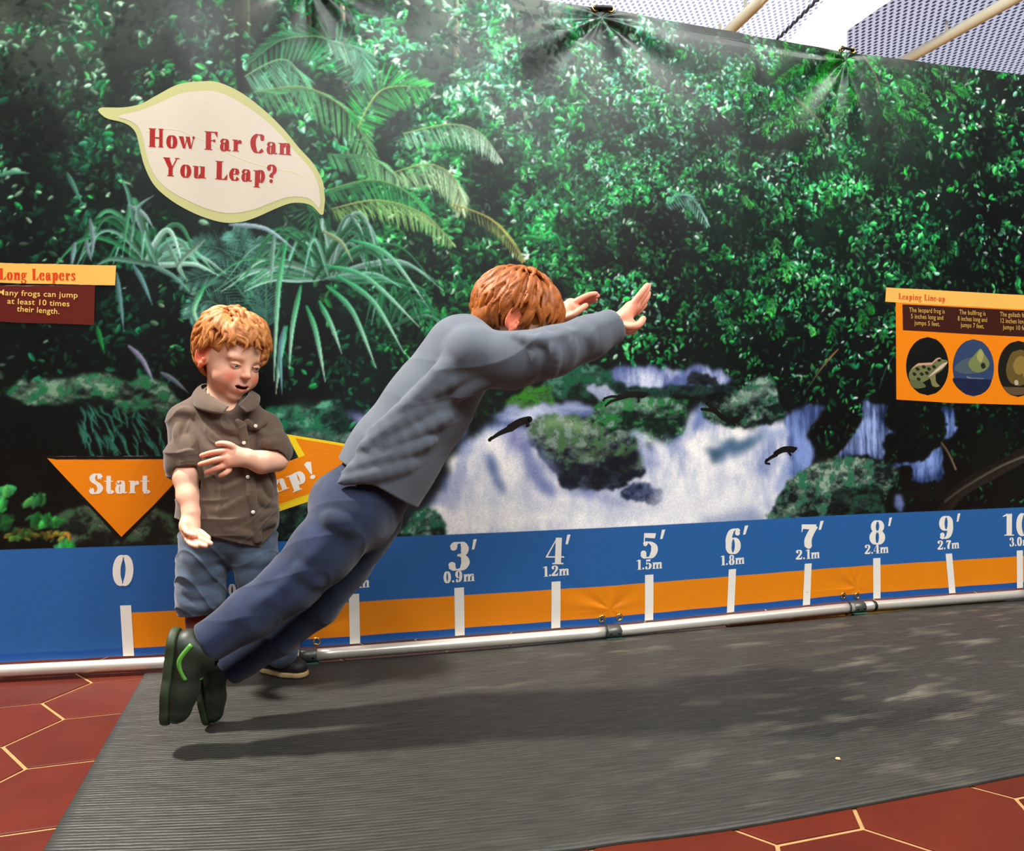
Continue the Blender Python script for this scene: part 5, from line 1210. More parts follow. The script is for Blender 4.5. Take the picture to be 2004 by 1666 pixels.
# ---------------------------------------------------------------- shared people materials
m_skin = mat('skin', attr='tint', rough=0.5, spec=0.35, sss=0.22)
m_hair1 = mat('strawberry_blond_hair', attr='tint', rough=0.55, spec=0.4, bump=(420, 0.35, 0.0012))
m_eye = mat('eyeball', attr='tint', rough=0.08, spec=0.6)
def cloth(name, c, sc=(700, 0.25, 0.0008), vary=(30, 0.10), rough=0.85, attr=None, sheen=0.25):
    return mat(name, c, rough, spec=0.25, sheen=sheen, vary=vary, bump=sc, attr=attr)
m_brown = cloth('brown_cotton', (90, 73, 59)); m_jean1 = cloth('denim_blue_grey', None or (70, 84, 104), attr='tint'); m_snap = mat('pearl_snap', (226, 222, 210), 0.25)
m_shoe1 = mat('black_shoe', (26, 25, 28), 0.55); m_sole1 = mat('tan_sole', (196, 164, 112), 0.6); m_lace1 = mat('red_lace', (196, 66, 58), 0.7); m_sock = cloth('reddish_sock', (120, 48, 36))

def build_standing_boy():
    B = at_y
    foot0 = at_z(520, 1300, 0.006); 
    lo = (0.08, -0.34, 0.0); hi = (0.58, 0.02, 1.02)
    S = Blend(lo, hi, 0.0021)
    # head
    HO = B(451, 698, -0.140)
    Fd = np.array([math.sin(math.radians(46))*math.cos(math.radians(20)), -math.cos(math.radians(46))*math.cos(math.radians(20)), -math.sin(math.radians(20))])
    Ud = np.array([math.sin(math.radians(6)), 0.0, 1.0]); HM = head_frame(Fd, Ud); HS = 1.04
    add_head(S, HO, HM, HS)
    # neck, torso core
    S.cone(B(436, 735, -0.125), B(432, 800, -0.125), 0.036, 0.040, 0.02)
    S.chain([B(430, 815, -0.125), B(438, 900, -0.13), B(447, 1000, -0.13), B(447, 1050, -0.13)], [0.060, 0.075, 0.078, 0.078], 0.03, flat=((0, 1, 0), 0.72))
    S.cone(B(375, 815, -0.13), B(500, 832, -0.13), 0.036, 0.034, 0.03)
    # his right arm (left in the photo), palm turned out
    S.chain([B(362, 822, -0.135), B(363, 905, -0.175)], [0.032, 0.031], 0.01)
    S.chain([B(363, 905, -0.175), B(364, 935, -0.192), B(368, 972, -0.214), B(374, 1004, -0.232)], [0.0310, 0.0300, 0.0260, 0.0200], 0.012)
    palmn = unit((0.5, -1.0, 0.45))
    S.chain([B(374, 1004, -0.232), B(372, 1026, -0.244), B(374, 1044, -0.257)], [0.0205, 0.0225, 0.0225], 0.010, flat=(palmn, 0.70))
    S.ell(B(361, 1030, -0.259), (0.011, 0.012, 0.017), None, 0.010)
    finger(S, [B(390, 1040, -0.264), B(399, 1046, -0.290), B(409, 1054, -0.306)], 0.0066)
    finger(S, [B(384, 1048, -0.267), B(397, 1056, -0.298), B(413, 1064, -0.316)], 0.0068)
    finger(S, [B(375, 1054, -0.268), B(388, 1064, -0.300), B(403, 1069, -0.316)], 0.0066)
    finger(S, [B(365, 1054, -0.266), B(374, 1065, -0.294), B(388, 1070, -0.306)], 0.0060)
    finger(S, [B(358, 1026, -0.256), B(366, 1042, -0.280), B(382, 1048, -0.292)], 0.0072)
    # his left arm across the belly
    S.chain([B(520, 838, -0.135), B(540, 898, -0.170)], [0.032, 0.029], 0.01)
    S.chain([B(541, 902, -0.180), B(512, 905, -0.212), B(482, 897, -0.236)], [0.0285, 0.0275, 0.0225], 0.012)
    S.chain([B(482, 896, -0.236), B(462, 894, -0.244), B(446, 899, -0.248)], [0.0215, 0.0235, 0.0215], 0.010, flat=((0.2, 1, 0), 0.62))
    finger(S, [B(452, 882, -0.247), B(430, 884, -0.254), B(411, 887, -0.252), B(394, 892, -0.246)], 0.0066)
    finger(S, [B(446, 895, -0.250), B(424, 900, -0.259), B(406, 905, -0.256), B(391, 909, -0.249)], 0.0069)
    finger(S, [B(446, 909, -0.248), B(427, 916, -0.256), B(414, 921, -0.252), B(403, 925, -0.246)], 0.0065)
    finger(S, [B(450, 919, -0.243), B(440, 927, -0.250), B(431, 931, -0.245)], 0.0060)
    finger(S, [B(464, 880, -0.244), B(450, 871, -0.254), B(436, 868, -0.251), B(425, 869, -0.244)], 0.0070)
    # legs inside the jeans
    S.chain([B(412, 1062, -0.13), B(398, 1180, -0.125), B(396, 1262, -0.11)], [0.05, 0.034, 0.026], 0.02)
    S.chain([B(486, 1062, -0.13), B(520, 1170, -0.14), B(546, 1285, -0.135)], [0.05, 0.034, 0.026], 0.02)
    hands = [(B(378, 1050, -0.21), 0.05), (B(420, 900, -0.25), 0.045)]
    body = S.obj('person', m_skin, None, lambda P: skin_color(P, [(HO, HM, HS)], hands=hands))
    tag(body, 'little fair-haired person in a brown shirt and jeans, one arm across the belly', 'person')
    add_eyes(body, HO, HM, HS, (0.25, 1.0, -0.45), m_eye)
    # hair
    rg = np.random.default_rng(21); H = Blend(HO-0.15, HO+0.16, 0.0017)
    W = lambda x, y, z: HO+HS*(HM[0]*x+HM[1]*y+HM[2]*z)
    H.ell(W(0, -0.016, 0.032), np.array([0.078, 0.089, 0.080])*HS, HM, 0.004)
    H.ell(W(0, -0.070, -0.010), np.array([0.052, 0.026, 0.050])*HS, HM, 0.02)
    H.ell(W(0, 0.088, -0.022), np.array([0.068, 0.052, 0.070])*HS, HM, 0.006, 'cut')
    for s in (1, -1): H.ell(W(s*0.082, 0.020, -0.040), np.array([0.040, 0.054, 0.060])*HS, HM, 0.006, 'cut')
    for s in (1, -1): H.ell(W(s*0.088, 0.006, -0.014), np.array([0.030, 0.026, 0.036])*HS, HM, 0.006, 'cut')
    H.half(W(0, -0.02, -0.072), -HM[2], 0.006)
    cond = lambda v: (v[2] > -0.42) and not (v[1] > 0.25 and v[2] < 0.68) and not (abs(v[0]) > 0.72 and v[2] < 0.05 and v[1] > -0.15)
    flow = lambda v: (0.75*(v[0]+0.30), -0.30+1.25*v[1]+0.55*max(v[2], 0)*(v[1] > 0), -0.50-0.6*(1-max(v[2], 0)))
    hair_locks(H, HO, HM, HS, rg, 330, cond, flow, (0.045, 0.075), 0.0050, 0.0045, R=(0.0800, 0.0915, 0.0830), C0=(0, -0.016, 0.032))
    top = lambda v: v[2] > 0.45
    hair_locks(H, HO, HM, HS, rg, 110, top, flow, (0.045, 0.07), 0.0056, 0.007, R=(0.0835, 0.096, 0.088), C0=(0.002, -0.012, 0.034))
    fr = lambda v: v[1] > 0.42 and 0.50 < v[2] < 0.85
    hair_locks(H, HO, HM, HS, rg, 95, fr, lambda v: (0.75+v[0]*0.3, 0.4, -0.55), (0.036, 0.056), 0.0054, 0.009, R=(0.083, 0.0965, 0.085), C0=(0, -0.013, 0.030))
    lf = lambda v: v[0] > 0.45 and v[1] > 0.1 and -0.05 < v[2] < 0.5
    hair_locks(H, HO, HM, HS, rg, 30, lf, lambda v: (0.2, 0.3, -1.0), (0.034, 0.048), 0.0056, 0.010, R=(0.083, 0.0965, 0.085), C0=(0, -0.013, 0.030))
    bk = lambda v: v[1] < -0.35 and -0.75 < v[2] < 0.1
    hair_locks(H, HO, HM, HS, rg, 70, bk, lambda v: (0.1*v[0], 0.1, -1.0), (0.035, 0.055), 0.0050, 0.004, R=(0.078, 0.088, 0.092), C0=(0, -0.016, 0.024))
    def hc(P):
        q = (P-HO)@HM.T; n = vn(q*np.array([1, .6, .6]), 190, 5)*0.6+vn(q, 60, 9)*0.4
        c = np.array((148, 80, 32))*(1-n[:, None])+np.array((210, 144, 78))*n[:, None]; return lin(c)
    H.obj('hair', m_hair1, body, hc)
    # shirt
    T = Blend((0.06, -0.36, 0.30), (0.60, 0.03, 0.86), 0.0021); fl = ((0, 1, 0), 0.74)
    T.chain([B(432, 822, -0.125), B(440, 880, -0.13), B(446, 950, -0.132), B(446, 1012, -0.132), B(448, 1046, -0.132)], [0.088, 0.104, 0.116, 0.123, 0.120], 0.03, flat=fl)
    T.cone(B(405, 800, -0.125), B(362, 822, -0.132), 0.040, 0.041, 0.03); T.cone(B(462, 802, -0.125), B(518, 836, -0.135), 0.038, 0.037, 0.03)
    T.cone(B(362, 822, -0.132), B(364, 895, -0.168), 0.043, 0.041, 0.012)
    T.cone(B(520, 836, -0.135), B(537, 880, -0.168), 0.039, 0.036, 0.012)
    for i, (v, r) in enumerate(((884, 0.0440), (892, 0.0455), (900, 0.0458), (908, 0.0450))): T.cone(B(358, v+4, -0.172), B(370, v-3, -0.172), r-0.001, r-0.001, 0.004)
    for i, (u, v, r) in enumerate(((535, 868, 0.0385), (538, 876, 0.0392), (541, 884, 0.0385))): T.cone(B(u-2, v, -0.165-0.002*i), B(u+2, v, -0.167-0.002*i), r, r, 0.004)
    # openings: neck, sleeves, hem
    T.cone(B(440, 742, -0.140), B(434, 802, -0.132), 0.044, 0.043, 0.004, 'cut'); T.cone(B(444, 772, -0.170), B(463, 822, -0.208), 0.034, 0.008, 0.005, 'cut')
    T.cone(B(364, 906, -0.178), B(368, 948, -0.208), 0.0345, 0.034, 0.002, 'cut'); T.cone(B(536, 897, -0.188), B(505, 908, -0.215), 0.031, 0.034, 0.002, 'cut')
    # hem: lower tail at the front right of the photo, rising to the left
    zl, zm, zr = B(350, 1018, -0.2)[2], B(505, 1072, -0.2)[2], B(545, 1012, -0.2)[2]; xl, xm, xr = B(350, 1018, -0.2)[0], B(505, 1072, -0.2)[0], B(545, 1012, -0.2)[0]
    g = [T.ax[0].reshape(-1, 1, 1), T.ax[2].reshape(1, 1, -1)]
    hem = np.interp(g[0], [xl, (xl+xm)/2, xm, (xm+xr)/2, xr], [zl, (zl+zm)/2-0.006, zm, (zm+zr)/2-0.012, zr])
    T.D = np.maximum(T.D, ((hem-g[1])*0.85).astype(np.float32)+0*T.D)
    # folds
    def ridge(pts, r=0.005, k=0.014, y=None): fold(T, [B(*p) for p in pts], r*1.15, k, 0.006)
    yf = lambda u, v: -0.132-0.083*math.sqrt(max(0.02, 1-((u-446)/100.0)**2))*(0.9 if v < 880 else 1.08 if v > 960 else 1.0)
    for pts in ([(385, 985), (430, 1000), (478, 972)], [(380, 1010), (440, 1022), (484, 1006)], [(395, 950), (440, 958), (480, 940)], [(400, 1032), (460, 1042), (498, 1050)],
                [(500, 960), (520, 985), (540, 990)], [(500, 1020), (520, 1006), (540, 1000)], [(400, 838), (440, 866), (470, 872)], [(420, 822), (446, 840), (466, 846)], [(390, 850), (408, 880), (420, 890)], [(372, 990), (380, 1010), (388, 1030)], [(512, 925), (524, 950), (530, 975)], [(506, 1035), (524, 1022), (538, 1020)]):
        ridge([(u, v, yf(u, v)+0.004) for u, v in pts], 0.0052, 0.014)
    for pts in ([(352, 830, -0.178), (346, 850, -0.190), (352, 878, -0.203)], [(372, 828, -0.178), (380, 852, -0.190), (376, 880, -0.206)], [(345, 815, -0.165), (360, 806, -0.168), (385, 810, -0.176)], [(508, 842, -0.178), (524, 856, -0.190), (548, 858, -0.185)], [(512, 866, -0.198), (530, 868, -0.203), (552, 866, -0.192)]):
        ridge(pts, 0.0048, 0.012)
    for q in range(7):
        v = 884+4.2*q; T.chain(catmull([B(334, v+6, -0.180), B(350, v+3, -0.215), B(372, v-1+1.5*math.sin(q*2.1), -0.218), B(393, v-2+q*0.8, -0.186)], 4), 0.0026, 0.004)
    # placket and pocket flaps
    pl = [(466, 826), (472, 842), (477, 868), (483, 905), (486, 935), (490, 970), (495, 1003), (503, 1058)]
    T.chain(catmull([B(u, v, yf(u, v)+0.001) for u, v in pl], 4), 0.0085, 0.003, flat=((0, 1, 0), 0.5))
    T.chain(catmull([B(u+8, v, yf(u+8, v)+0.0005) for u, v in pl], 4), 0.0035, 0.003)
    for pts in ([(484, 826), (500, 836), (518, 826)], [(392, 852), (418, 866), (446, 862)]): T.chain(catmull([B(u, v, yf(u, v)+0.004) for u, v in pts], 4), 0.0075, 0.0022, flat=((0, 1, 0), 0.6))
    def crumple(X, Y, Z):
        a = X*0.75+Z*0.65; b = X*0.6-Z*0.8
        r1 = 1-np.abs(np.sin(46*b+2.2*np.sin(19*a)+1.5*np.sin(11*Z+3*Y))); r2 = 1-np.abs(np.sin(37*Z+2.6*np.sin(23*X)+2*np.sin(31*b)))
        w = 0.5+0.5*np.sin(17*X+9*Z); return -(0.0042*r1**3*w+0.0034*r2**4*(1-w))+0*Y
    T.shift(crumple)
    sh = T.obj('shirt', m_brown, body); sh['label'] = 'brown button shirt with rolled sleeves'
    # collar
    def strip(name, inner, outer, th, m):
        A = catmull([B(*p) for p in inner], 6); C = catmull([B(*p) for p in outer], 6); n = len(A); mcols = 6; V = []; Fc = []
        for i in range(n):
            for j in range(mcols+1):
                t = j/mcols; V.append(A[i]*(1-t)+C[i]*t+np.array([0, -1, 0.3])*0.006*math.sin(PI*t))
        for i in range(n-1):
            for j in range(mcols): a = i*(mcols+1)+j; Fc.append((a, a+1, a+mcols+2, a+mcols+1))
        o = mesh_obj(name, V, Fc, m, sh); sm = o.modifiers.new('s', 'SOLIDIFY'); sm.thickness = th; sm.offset = 0; return o
    strip('collar', [(428, 754, -0.085), (404, 752, -0.100), (393, 756, -0.135), (402, 768, -0.168), (424, 782, -0.194), (448, 796, -0.208)],
          [(420, 768, -0.070), (390, 764, -0.080), (376, 776, -0.130), (384, 798, -0.186), (410, 808, -0.212), (438, 812, -0.222)], 0.004, m_brown)
    strip('collar', [(448, 756, -0.082), (474, 758, -0.095), (486, 764, -0.125), (486, 772, -0.160), (478, 782, -0.186), (466, 794, -0.204)],
          [(452, 768, -0.068), (488, 768, -0.080), (506, 774, -0.120), (508, 786, -0.168), (502, 800, -0.196), (482, 808, -0.216)], 0.004, m_brown)
    for (u, v) in ((500, 834), (477, 867), (485, 934), (495, 1003)):
        c = B(u, v, yf(u, v)-0.0075); V, Fc = tube([c+np.array([0, 0.004, 0]), c, c+np.array([0, -0.0008, 0])], [0.0048, 0.0048, 0.0036], 16); mesh_obj('button', V, Fc, m_snap, sh)
    # jeans
    Jn = Blend((0.08, -0.30, 0.03), (0.60, 0.02, 0.50), 0.0023)
    Jn.ell(B(447, 1050, -0.13), (0.118, 0.080, 0.070), None, 0.02)
    Jn.chain([B(402, 1062, -0.132), B(396, 1110, -0.135), B(392, 1160, -0.134), B(393, 1192, -0.130)], [0.064, 0.061, 0.058, 0.058], 0.018)
    Jn.chain([B(494, 1062, -0.132), B(508, 1130, -0.140), B(528, 1200, -0.142), B(551, 1277, -0.137)], [0.062, 0.056, 0.047, 0.041], 0.018)
    for pts in ([(360, 1090), (395, 1098), (430, 1085)], [(356, 1120), (385, 1135), (428, 1118)], [(360, 1150), (388, 1160), (424, 1170)], [(352, 1176), (392, 1188), (430, 1176)], [(364, 1075), (380, 1110), (384, 1150)], [(470, 1090), (500, 1100), (536, 1092)], [(480, 1130), (512, 1140), (544, 1130)], [(490, 1170), (520, 1182), (552, 1172)]):
        fold(Jn, [B(u, v, -0.184) for u, v in pts], 0.0065, 0.020)
    Jn.shift(lambda X, Y, Z: -0.0040*(1-np.abs(np.sin(38*Z+10*X+2.0*np.sin(24*X)+1.6*np.sin(9*Z+20*Y))))**3)
    cz = unit(B(393, 1192, -0.13)-B(392, 1150, -0.134)); Jn.half(B(393, 1198, -0.13), (0.08, 0, -1), 0.002, ((0.05, -0.3, 0.0), (B(446, 1190, -0.13)[0], 0.03, B(393, 1170, -0.13)[2])))
    Jn.cone(B(393, 1190, -0.13), B(394, 1230, -0.13), 0.053, 0.053, 0.002, 'cut'); Jn.half(B(552, 1281, -0.137), (-0.25, 0, -1), 0.002, ((0.36, -0.3, 0.0), (0.6, 0.05, 0.12)))
    Jn.cone(B(550, 1272, -0.137), B(558, 1310, -0.137), 0.036, 0.036, 0.002, 'cut')
    for d in (0, 1): Jn.cone(B(546+1.5*d, 1262+6*d, -0.137), B(549+1.5*d, 1269+6*d, -0.137), 0.0435, 0.0432, 0.002)
    def jc(P):
        n = (0.6*vn(P, 14, 2)+0.4*vn(P, 41, 8))[:, None]; f = np.clip((vn(P*np.array([1, 1, 2.4]), 38, 7)[:, None]-0.5)*2.2, 0, 1); c = np.array((48, 60, 76))*(1-n)+np.array((92, 106, 124))*n; c = c*(1-0.3*f)+np.array((142, 154, 168))*0.3*f; return lin(c)
    je = Jn.obj('jeans', m_jean1, body, jc); je['label'] = 'faded blue jeans with turned-up legs'
    # socks and shoes
    K = Blend(B(340, 1290, -0.22), B(450, 1150, 0.0), 0.0023); K.chain([B(394, 1170, -0.128), B(395, 1215, -0.125), B(396, 1262, -0.115)], [0.040, 0.038, 0.034], 0.01); K.obj('sock', m_sock, body)
    hl = at_z(524, 1303, 0.0065); tip = at_z(612, 1312, 0.0065)
    build_shoe((hl[0]-0.004, hl[1]-0.040, 0.0068), (tip[0]-hl[0]+0.004, tip[1]-hl[1]-0.030, 0), (0, 0, 1), 0.152, body, m_shoe1, m_sole1, m_lace1, 'black shoe with a tan sole')
    h2 = B(390, 1290, -0.125); build_shoe((h2[0]-0.010, -0.100, 0.0068), (0.22, -1, 0), (0, 0, 1), 0.150, body, m_shoe1, m_sole1, m_lace1)
    return body
build_standing_boy()
m_hair2 = mat('red_hair', attr='tint', rough=0.52, spec=0.4, bump=(420, 0.35, 0.0012)); m_grey = cloth('grey_jersey', (84, 91, 101), (900, 0.2, 0.0008), (26, 0.08)); m_jean2 = cloth('dark_blue_denim', (34, 46, 70), attr='tint')
m_shoe2 = mat('dark_green_shoe', (30, 38, 26), 0.5, vary=(20, 0.2)); m_sole2 = mat('dark_olive_sole', (40, 52, 24), 0.6, vary=(18, 0.3)); m_green = mat('green_trim', (84, 146, 52), 0.5); m_belt = mat('dark_brown_belt', (52, 40, 28), 0.5)
def build_jumping_boy():
    B = at_y
    S = Blend((0.14, -0.72, 0.0), (1.42, -0.28, 1.06), 0.0024)
    HO = B(1010, 631, -0.48); F = unit((0.86, -0.06, -0.50)); HM = head_frame(F, (0.52, 0.02, 0.85)); HS = 1.06
    add_head(S, HO, HM, HS, mouth=0)
    S.cone(HO-HM[2]*0.05-HM[1]*0.02, B(930, 705, -0.48), 0.040, 0.044, 0.02)
    # torso core, arms, legs
    ax = unit(B(900, 700, -0.48)-B(710, 985, -0.48)); fl = (np.cross(ax, (0, 1, 0)), 0.80)
    S.chain([B(905, 705, -0.48), B(840, 800, -0.48), B(770, 905, -0.48), B(712, 985, -0.48)], [0.078, 0.082, 0.078, 0.085], 0.03, flat=fl)
    NA = [B(925, 700, -0.585), B(1080, 690, -0.620), B(1198, 645, -0.585)]; FA = [B(930, 690, -0.375), B(1070, 700, -0.335), B(1092, 628, -0.372)]
    S.chain(NA, [0.038, 0.032, 0.021], 0.015); S.chain(FA, [0.038, 0.031, 0.021], 0.015)
    # near hand: bent back at the wrist, fingers up
    S.chain([B(1198, 645, -0.585), B(1216, 626, -0.578), B(1234, 606, -0.570)], [0.0215, 0.0250, 0.0245], 0.010, flat=((0.55, -0.35, -0.75), 0.70))
    fn = [[(1238, 596, -0.585), (1250, 580, -0.588), (1260, 567, -0.585), (1267, 558, -0.578)], [(1243, 600, -0.570), (1256, 584, -0.570), (1265, 570, -0.566), (1269, 559, -0.558)],
          [(1246, 606, -0.553), (1258, 593, -0.548), (1266, 582, -0.543), (1269, 573, -0.536)], [(1245, 613, -0.540), (1256, 603, -0.531), (1263, 596, -0.525)]]
    for f, r in zip(fn, (0.0068, 0.0072, 0.0070, 0.0062)): finger(S, [B(*p) for p in f], r)
    finger(S, [B(1218, 638, -0.598), B(1236, 640, -0.612), B(1250, 636, -0.612), B(1259, 624, -0.604)], 0.0085)
    S.ell(B(1232, 640, -0.590), (0.020, 0.014, 0.018), None, 0.012)
    # far hand
    S.chain([B(1092, 628, -0.372), B(1108, 612, -0.376), B(1122, 600, -0.380)], [0.0205, 0.0245, 0.0240], 0.010, flat=((0.5, -0.6, 0.6), 0.68))
    fn = [[(1124, 592, -0.392), (1140, 583, -0.396), (1154, 577, -0.394), (1167, 575, -0.388)], [(1128, 597, -0.380), (1144, 588, -0.380), (1158, 582, -0.377), (1170, 579, -0.371)],
          [(1128, 604, -0.367), (1144, 596, -0.364), (1156, 590, -0.360), (1166, 587, -0.355)], [(1124, 610, -0.356), (1138, 605, -0.351), (1150, 600, -0.348)]]
    for f, r in zip(fn, (0.0068, 0.0072, 0.0069, 0.0061)): finger(S, [B(*p) for p in f], r)
    finger(S, [B(1104, 622, -0.392), B(1122, 616, -0.405), B(1136, 606, -0.407), B(1147, 598, -0.402)], 0.0080)
    # legs
    NL = [B(695, 1000, -0.535), B(570, 1142, -0.565), B(400, 1262, -0.595)]; FL = [B(722, 1008, -0.425), B(612, 1180, -0.440), B(440, 1310, -0.462)]
    S.chain(NL, [0.062, 0.044, 0.028], 0.02); S.chain(FL, [0.062, 0.044, 0.028], 0.02)
    hands = [(B(1250, 590, -0.56), 0.055), (B(1150, 590, -0.38), 0.055), (B(1240, 640, -0.59), 0.035)]
    body = S.obj('person', m_skin, None, lambda P: skin_color(P, [(HO, HM, HS)], base=(226, 168, 138), hands=hands))
    tag(body, 'red-haired person in a grey top and dark jeans leaping forward with both arms stretched ahead', 'person')
    add_eyes(body, HO, HM, HS, (0, 1.0, -0.1), m_eye)
    # hair
    rg = np.random.default_rng(33); H = Blend(HO-0.16, HO+0.16, 0.0019)
    W = lambda x, y, z: HO+HS*(HM[0]*x+HM[1]*y+HM[2]*z)
    H.ell(W(0, -0.014, 0.030), np.array([0.078, 0.091, 0.080])*HS, HM, 0.004); H.ell(W(0, -0.062, -0.018), np.array([0.058, 0.034, 0.056])*HS, HM, 0.02)
    H.ell(W(0, 0.092, -0.030), np.array([0.070, 0.050, 0.070])*HS, HM, 0.006, 'cut')
    for s in (1, -1): H.ell(W(s*0.084, 0.018, -0.046), np.array([0.040, 0.050, 0.056])*HS, HM, 0.006, 'cut')
    H.half(W(0, -0.02, -0.074), -HM[2], 0.006)
    cond = lambda v: (v[2] > -0.30 or v[1] < -0.3) and v[2] > -0.8 and not (v[1] > 0.45 and v[2] < 0.40) and not (abs(v[0]) > 0.6 and v[2] < -0.1 and v[1] > -0.2)
    flow = lambda v: (0.35*v[0], 0.9*v[1]+0.35*max(v[2], 0), -0.95)
    hair_locks(H, HO, HM, HS, rg, 420, cond, flow, (0.05, 0.085), 0.0046, 0.003, R=(0.0810, 0.0940, 0.0830), C0=(0, -0.014, 0.030))
    hair_locks(H, HO, HM, HS, rg, 80, lambda v: v[1] > 0.4 and 0.25 < v[2] < 0.8, lambda v: (0.2*v[0], 0.6, -0.8), (0.04, 0.06), 0.0050, 0.004, R=(0.083, 0.097, 0.085), C0=(0, -0.013, 0.030))
    def hc(P):
        q = (P-HO)@HM.T; n = vn(q*np.array([1, .6, .6]), 190, 5)*0.6+vn(q, 60, 9)*0.4; return lin(np.array((128, 64, 18))*(1-n[:, None])+np.array((184, 104, 38))*n[:, None])
    H.obj('hair', m_hair2, body, hc)
    # grey top
    T = Blend((0.40, -0.74, 0.40), (1.36, -0.24, 1.00), 0.0025); fl2 = (np.cross(ax, (0, 1, 0)), 0.86)
    T.chain([B(900, 700, -0.48), B(835, 800, -0.48), B(772, 890, -0.48), B(738, 950, -0.48)], [0.104, 0.112, 0.118, 0.122], 0.03, flat=fl2)
    T.cone(B(905, 690, -0.48), B(930, 690, -0.575), 0.060, 0.056, 0.03); T.cone(B(905, 690, -0.48), B(932, 688, -0.385), 0.060, 0.056, 0.03)
    T.chain([B(925, 695, -0.582), B(1000, 706, -0.600), B(1082, 688, -0.620)], [0.060, 0.058, 0.053], 0.02); T.chain([B(1082, 688, -0.620), B(1150, 662, -0.605), B(1192, 642, -0.590)], [0.053, 0.047, 0.041], 0.015)
    T.chain([B(930, 690, -0.378), B(1070, 698, -0.335)], [0.056, 0.047], 0.02); T.chain([B(1070, 698, -0.335), B(1088, 644, -0.364)], [0.046, 0.036], 0.012)
    T.cone(B(940, 672, -0.48), B(985, 612, -0.48), 0.050, 0.056, 0.008, 'cut')
    T.cone(B(1188, 644, -0.590), B(1215, 630, -0.580), 0.034, 0.040, 0.002, 'cut'); T.cone(B(1087, 648, -0.362), B(1096, 612, -0.378), 0.029, 0.032, 0.002, 'cut')
    T.half(B(748, 950, -0.48), unit(B(640, 938, -0.48)*0+B(700, 1030, -0.48)-B(752, 950, -0.48)), 0.004, ((0.40, -0.74, 0.40), (0.86, -0.24, 0.62)))
    yn = -0.590
    for pts, r in (([(690, 905), (790, 856), (880, 816)], 0.006), ([(668, 925), (770, 892), (850, 862)], 0.006), ([(720, 850), (790, 800), (850, 740), (890, 690)], 0.0075), ([(760, 820), (860, 760), (960, 720), (1040, 700)], 0.0085),
                   ([(700, 880), (780, 830), (850, 790)], 0.006), ([(660, 945), (740, 928), (810, 906)], 0.006), ([(800, 790), (880, 720), (960, 670)], 0.0075), ([(890, 780), (940, 752), (1000, 728)], 0.006)):
        P = [B(u, v, yn-0.012*math.sin(PI*(i+0.5)/len(pts))) for i, (u, v) in enumerate(pts)]; fold(T, P, r*1.15, 0.022)
    for pts in ([(1060, 650, -0.660), (1085, 690, -0.676), (1080, 735, -0.650)], [(1100, 645, -0.652), (1118, 680, -0.662), (1105, 716, -0.642)], [(1030, 660, -0.645), (1050, 700, -0.662), (1040, 740, -0.640)], [(1140, 636, -0.640), (1156, 662, -0.650), (1146, 690, -0.630)], [(1000, 656, -0.640), (1060, 668, -0.668), (1130, 650, -0.652)]):
        fold(T, [B(*p) for p in pts], 0.0060, 0.016, 0.008)
    def crumple(X, Y, Z):
        a = X*0.62+Z*0.78; b = X*0.45-Z*0.89; r = 1-np.abs(np.sin(34*b+2.2*np.sin(9*a)+1.2*np.sin(21*Y))); return -0.0026*r**3*(0.6+0.4*np.sin(13*a+5*b))
    T.shift(crumple)
    sh = T.obj('shirt', m_grey, body); sh['label'] = 'blue-grey long-sleeved top'
    V, Fc = tube(catmull([B(930, 640, -0.50)+0.0*F]*1+[HO-HM[2]*0.075-HM[1]*0.03+0.058*(math.cos(a)*np.array([0, 1, 0])+math.sin(a)*unit(np.cross(HM[2], (0, 1, 0)))) for a in np.linspace(0, 2*PI, 14)][1:] if False else [HO-HM[2]*0.078-HM[1]*0.035+0.060*(math.cos(a)*np.array([0, 1, 0])+math.sin(a)*unit(np.cross(HM[2], (0, 1, 0)))) for a in np.linspace(0, 2*PI, 14)], 3), 0.008, 8)
    mesh_obj('neckband', V, Fc, m_grey, sh)
    # jeans
    J = Blend((0.14, -0.74, 0.06), (0.84, -0.30, 0.62), 0.0025)
    J.chain([B(752, 925, -0.48), B(705, 995, -0.48)], [0.098, 0.106], 0.02, flat=fl2); J.ell(B(672, 985, -0.48), (0.075, 0.105, 0.075), None, 0.03)
    J.chain([B(690, 1010, -0.540), B(630, 1080, -0.556), B(568, 1145, -0.568), B(490, 1202, -0.582), B(412, 1254, -0.594)], [0.076, 0.068, 0.057, 0.051, 0.043], 0.02)
    J.chain([B(724, 1012, -0.420), B(668, 1100, -0.432), B(614, 1180, -0.442), B(540, 1240, -0.452), B(455, 1300, -0.462)], [0.076, 0.068, 0.057, 0.051, 0.043], 0.012)
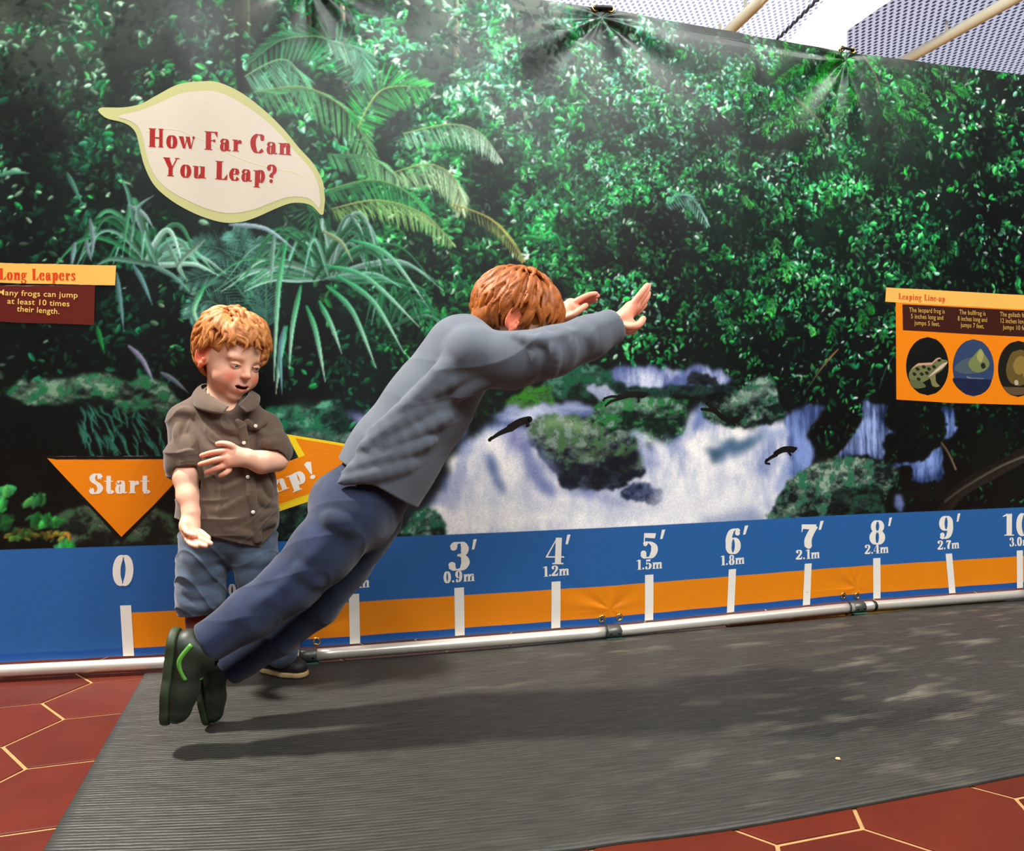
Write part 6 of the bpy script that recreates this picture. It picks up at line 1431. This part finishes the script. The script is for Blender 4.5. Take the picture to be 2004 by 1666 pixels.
    for pts, r in (([(655, 1045), (560, 1145), (450, 1225)], 0.0045), ([(640, 1015), (668, 1024), (694, 1040)], 0.0055), ([(585, 1115), (604, 1124), (620, 1140)], 0.005), ([(470, 1195), (482, 1208), (492, 1222)], 0.0045)):
        P = [B(u, v, -0.609-0.010*(u < 600)) for u, v in pts]; fold(J, P, r, 0.024)
    J.shift(lambda X, Y, Z: -0.0018*(1-np.abs(np.sin(26*(X*0.75+Z*0.66)+1.6*np.sin(17*(X-Z))+1.8*np.sin(21*Y))))**3)
    for c, c2, r in ((NL[2], B(470, 1216, -0.586), 0.036), (FL[2], B(520, 1254, -0.455), 0.036)):
        n = unit(np.asarray(c)-c2); q = np.asarray(c)+n*-0.002; J.half(q, n, 0.002, (q-0.07, q+0.07)); J.cone(q-n*0.010, q+n*0.05, r, r, 0.002, 'cut')
    def jc(P):
        n = (0.6*vn(P, 16, 2)+0.4*vn(P, 50, 8))[:, None]; return lin(np.array((17, 25, 43))*(1-n)+np.array((40, 54, 85))*n)
    je = J.obj('jeans', m_jean2, body, jc); je['label'] = 'dark blue jeans'
    # shoes: soles face left, toes point down
    o = B(335, 1232, -0.598); x = unit(B(318, 1402, -0.600)-o); up = unit(np.array([1.0, 0.02, 0.0])-x*x[0])
    s1 = build_shoe(o, x, up, 0.192, body, m_shoe2, m_sole2, m_green, 'dark shoe with green trim, further back')
    V, Fc = tube(catmull([o+up*0.05+x*0.02+np.array([0, -0.034, 0]), o+up*0.030+x*0.055+np.array([0, -0.036, 0]), o+up*0.045+x*0.09+np.array([0, -0.033, 0])], 6), 0.005, 8); mesh_obj('green_stripe', V, Fc, m_green, s1)
    V, Fc = tube(catmull([o+up*0.075+x*0.022+np.array([0, -0.031, 0]), o+up*0.070+x*0.004+np.array([0, -0.020, 0]), o+up*0.068-x*0.001, o+up*0.070+x*0.004+np.array([0, 0.020, 0])], 6), 0.0055, 8); mesh_obj('heel_tab', V, Fc, mat('yellow_green_trim', (150, 168, 48), 0.5), s1)
    o = B(380, 1284, -0.470); tp = B(399, 1412, -0.474); x = unit(tp-o); up = unit(np.array([1.0, 0.0, 0.0])-x*x[0])
    s2 = build_shoe(o, x, up, 0.154, body, m_shoe2, m_sole2, m_green, 'dark shoe with green trim, toe just leaving the mat')
    return body
build_jumping_boy()
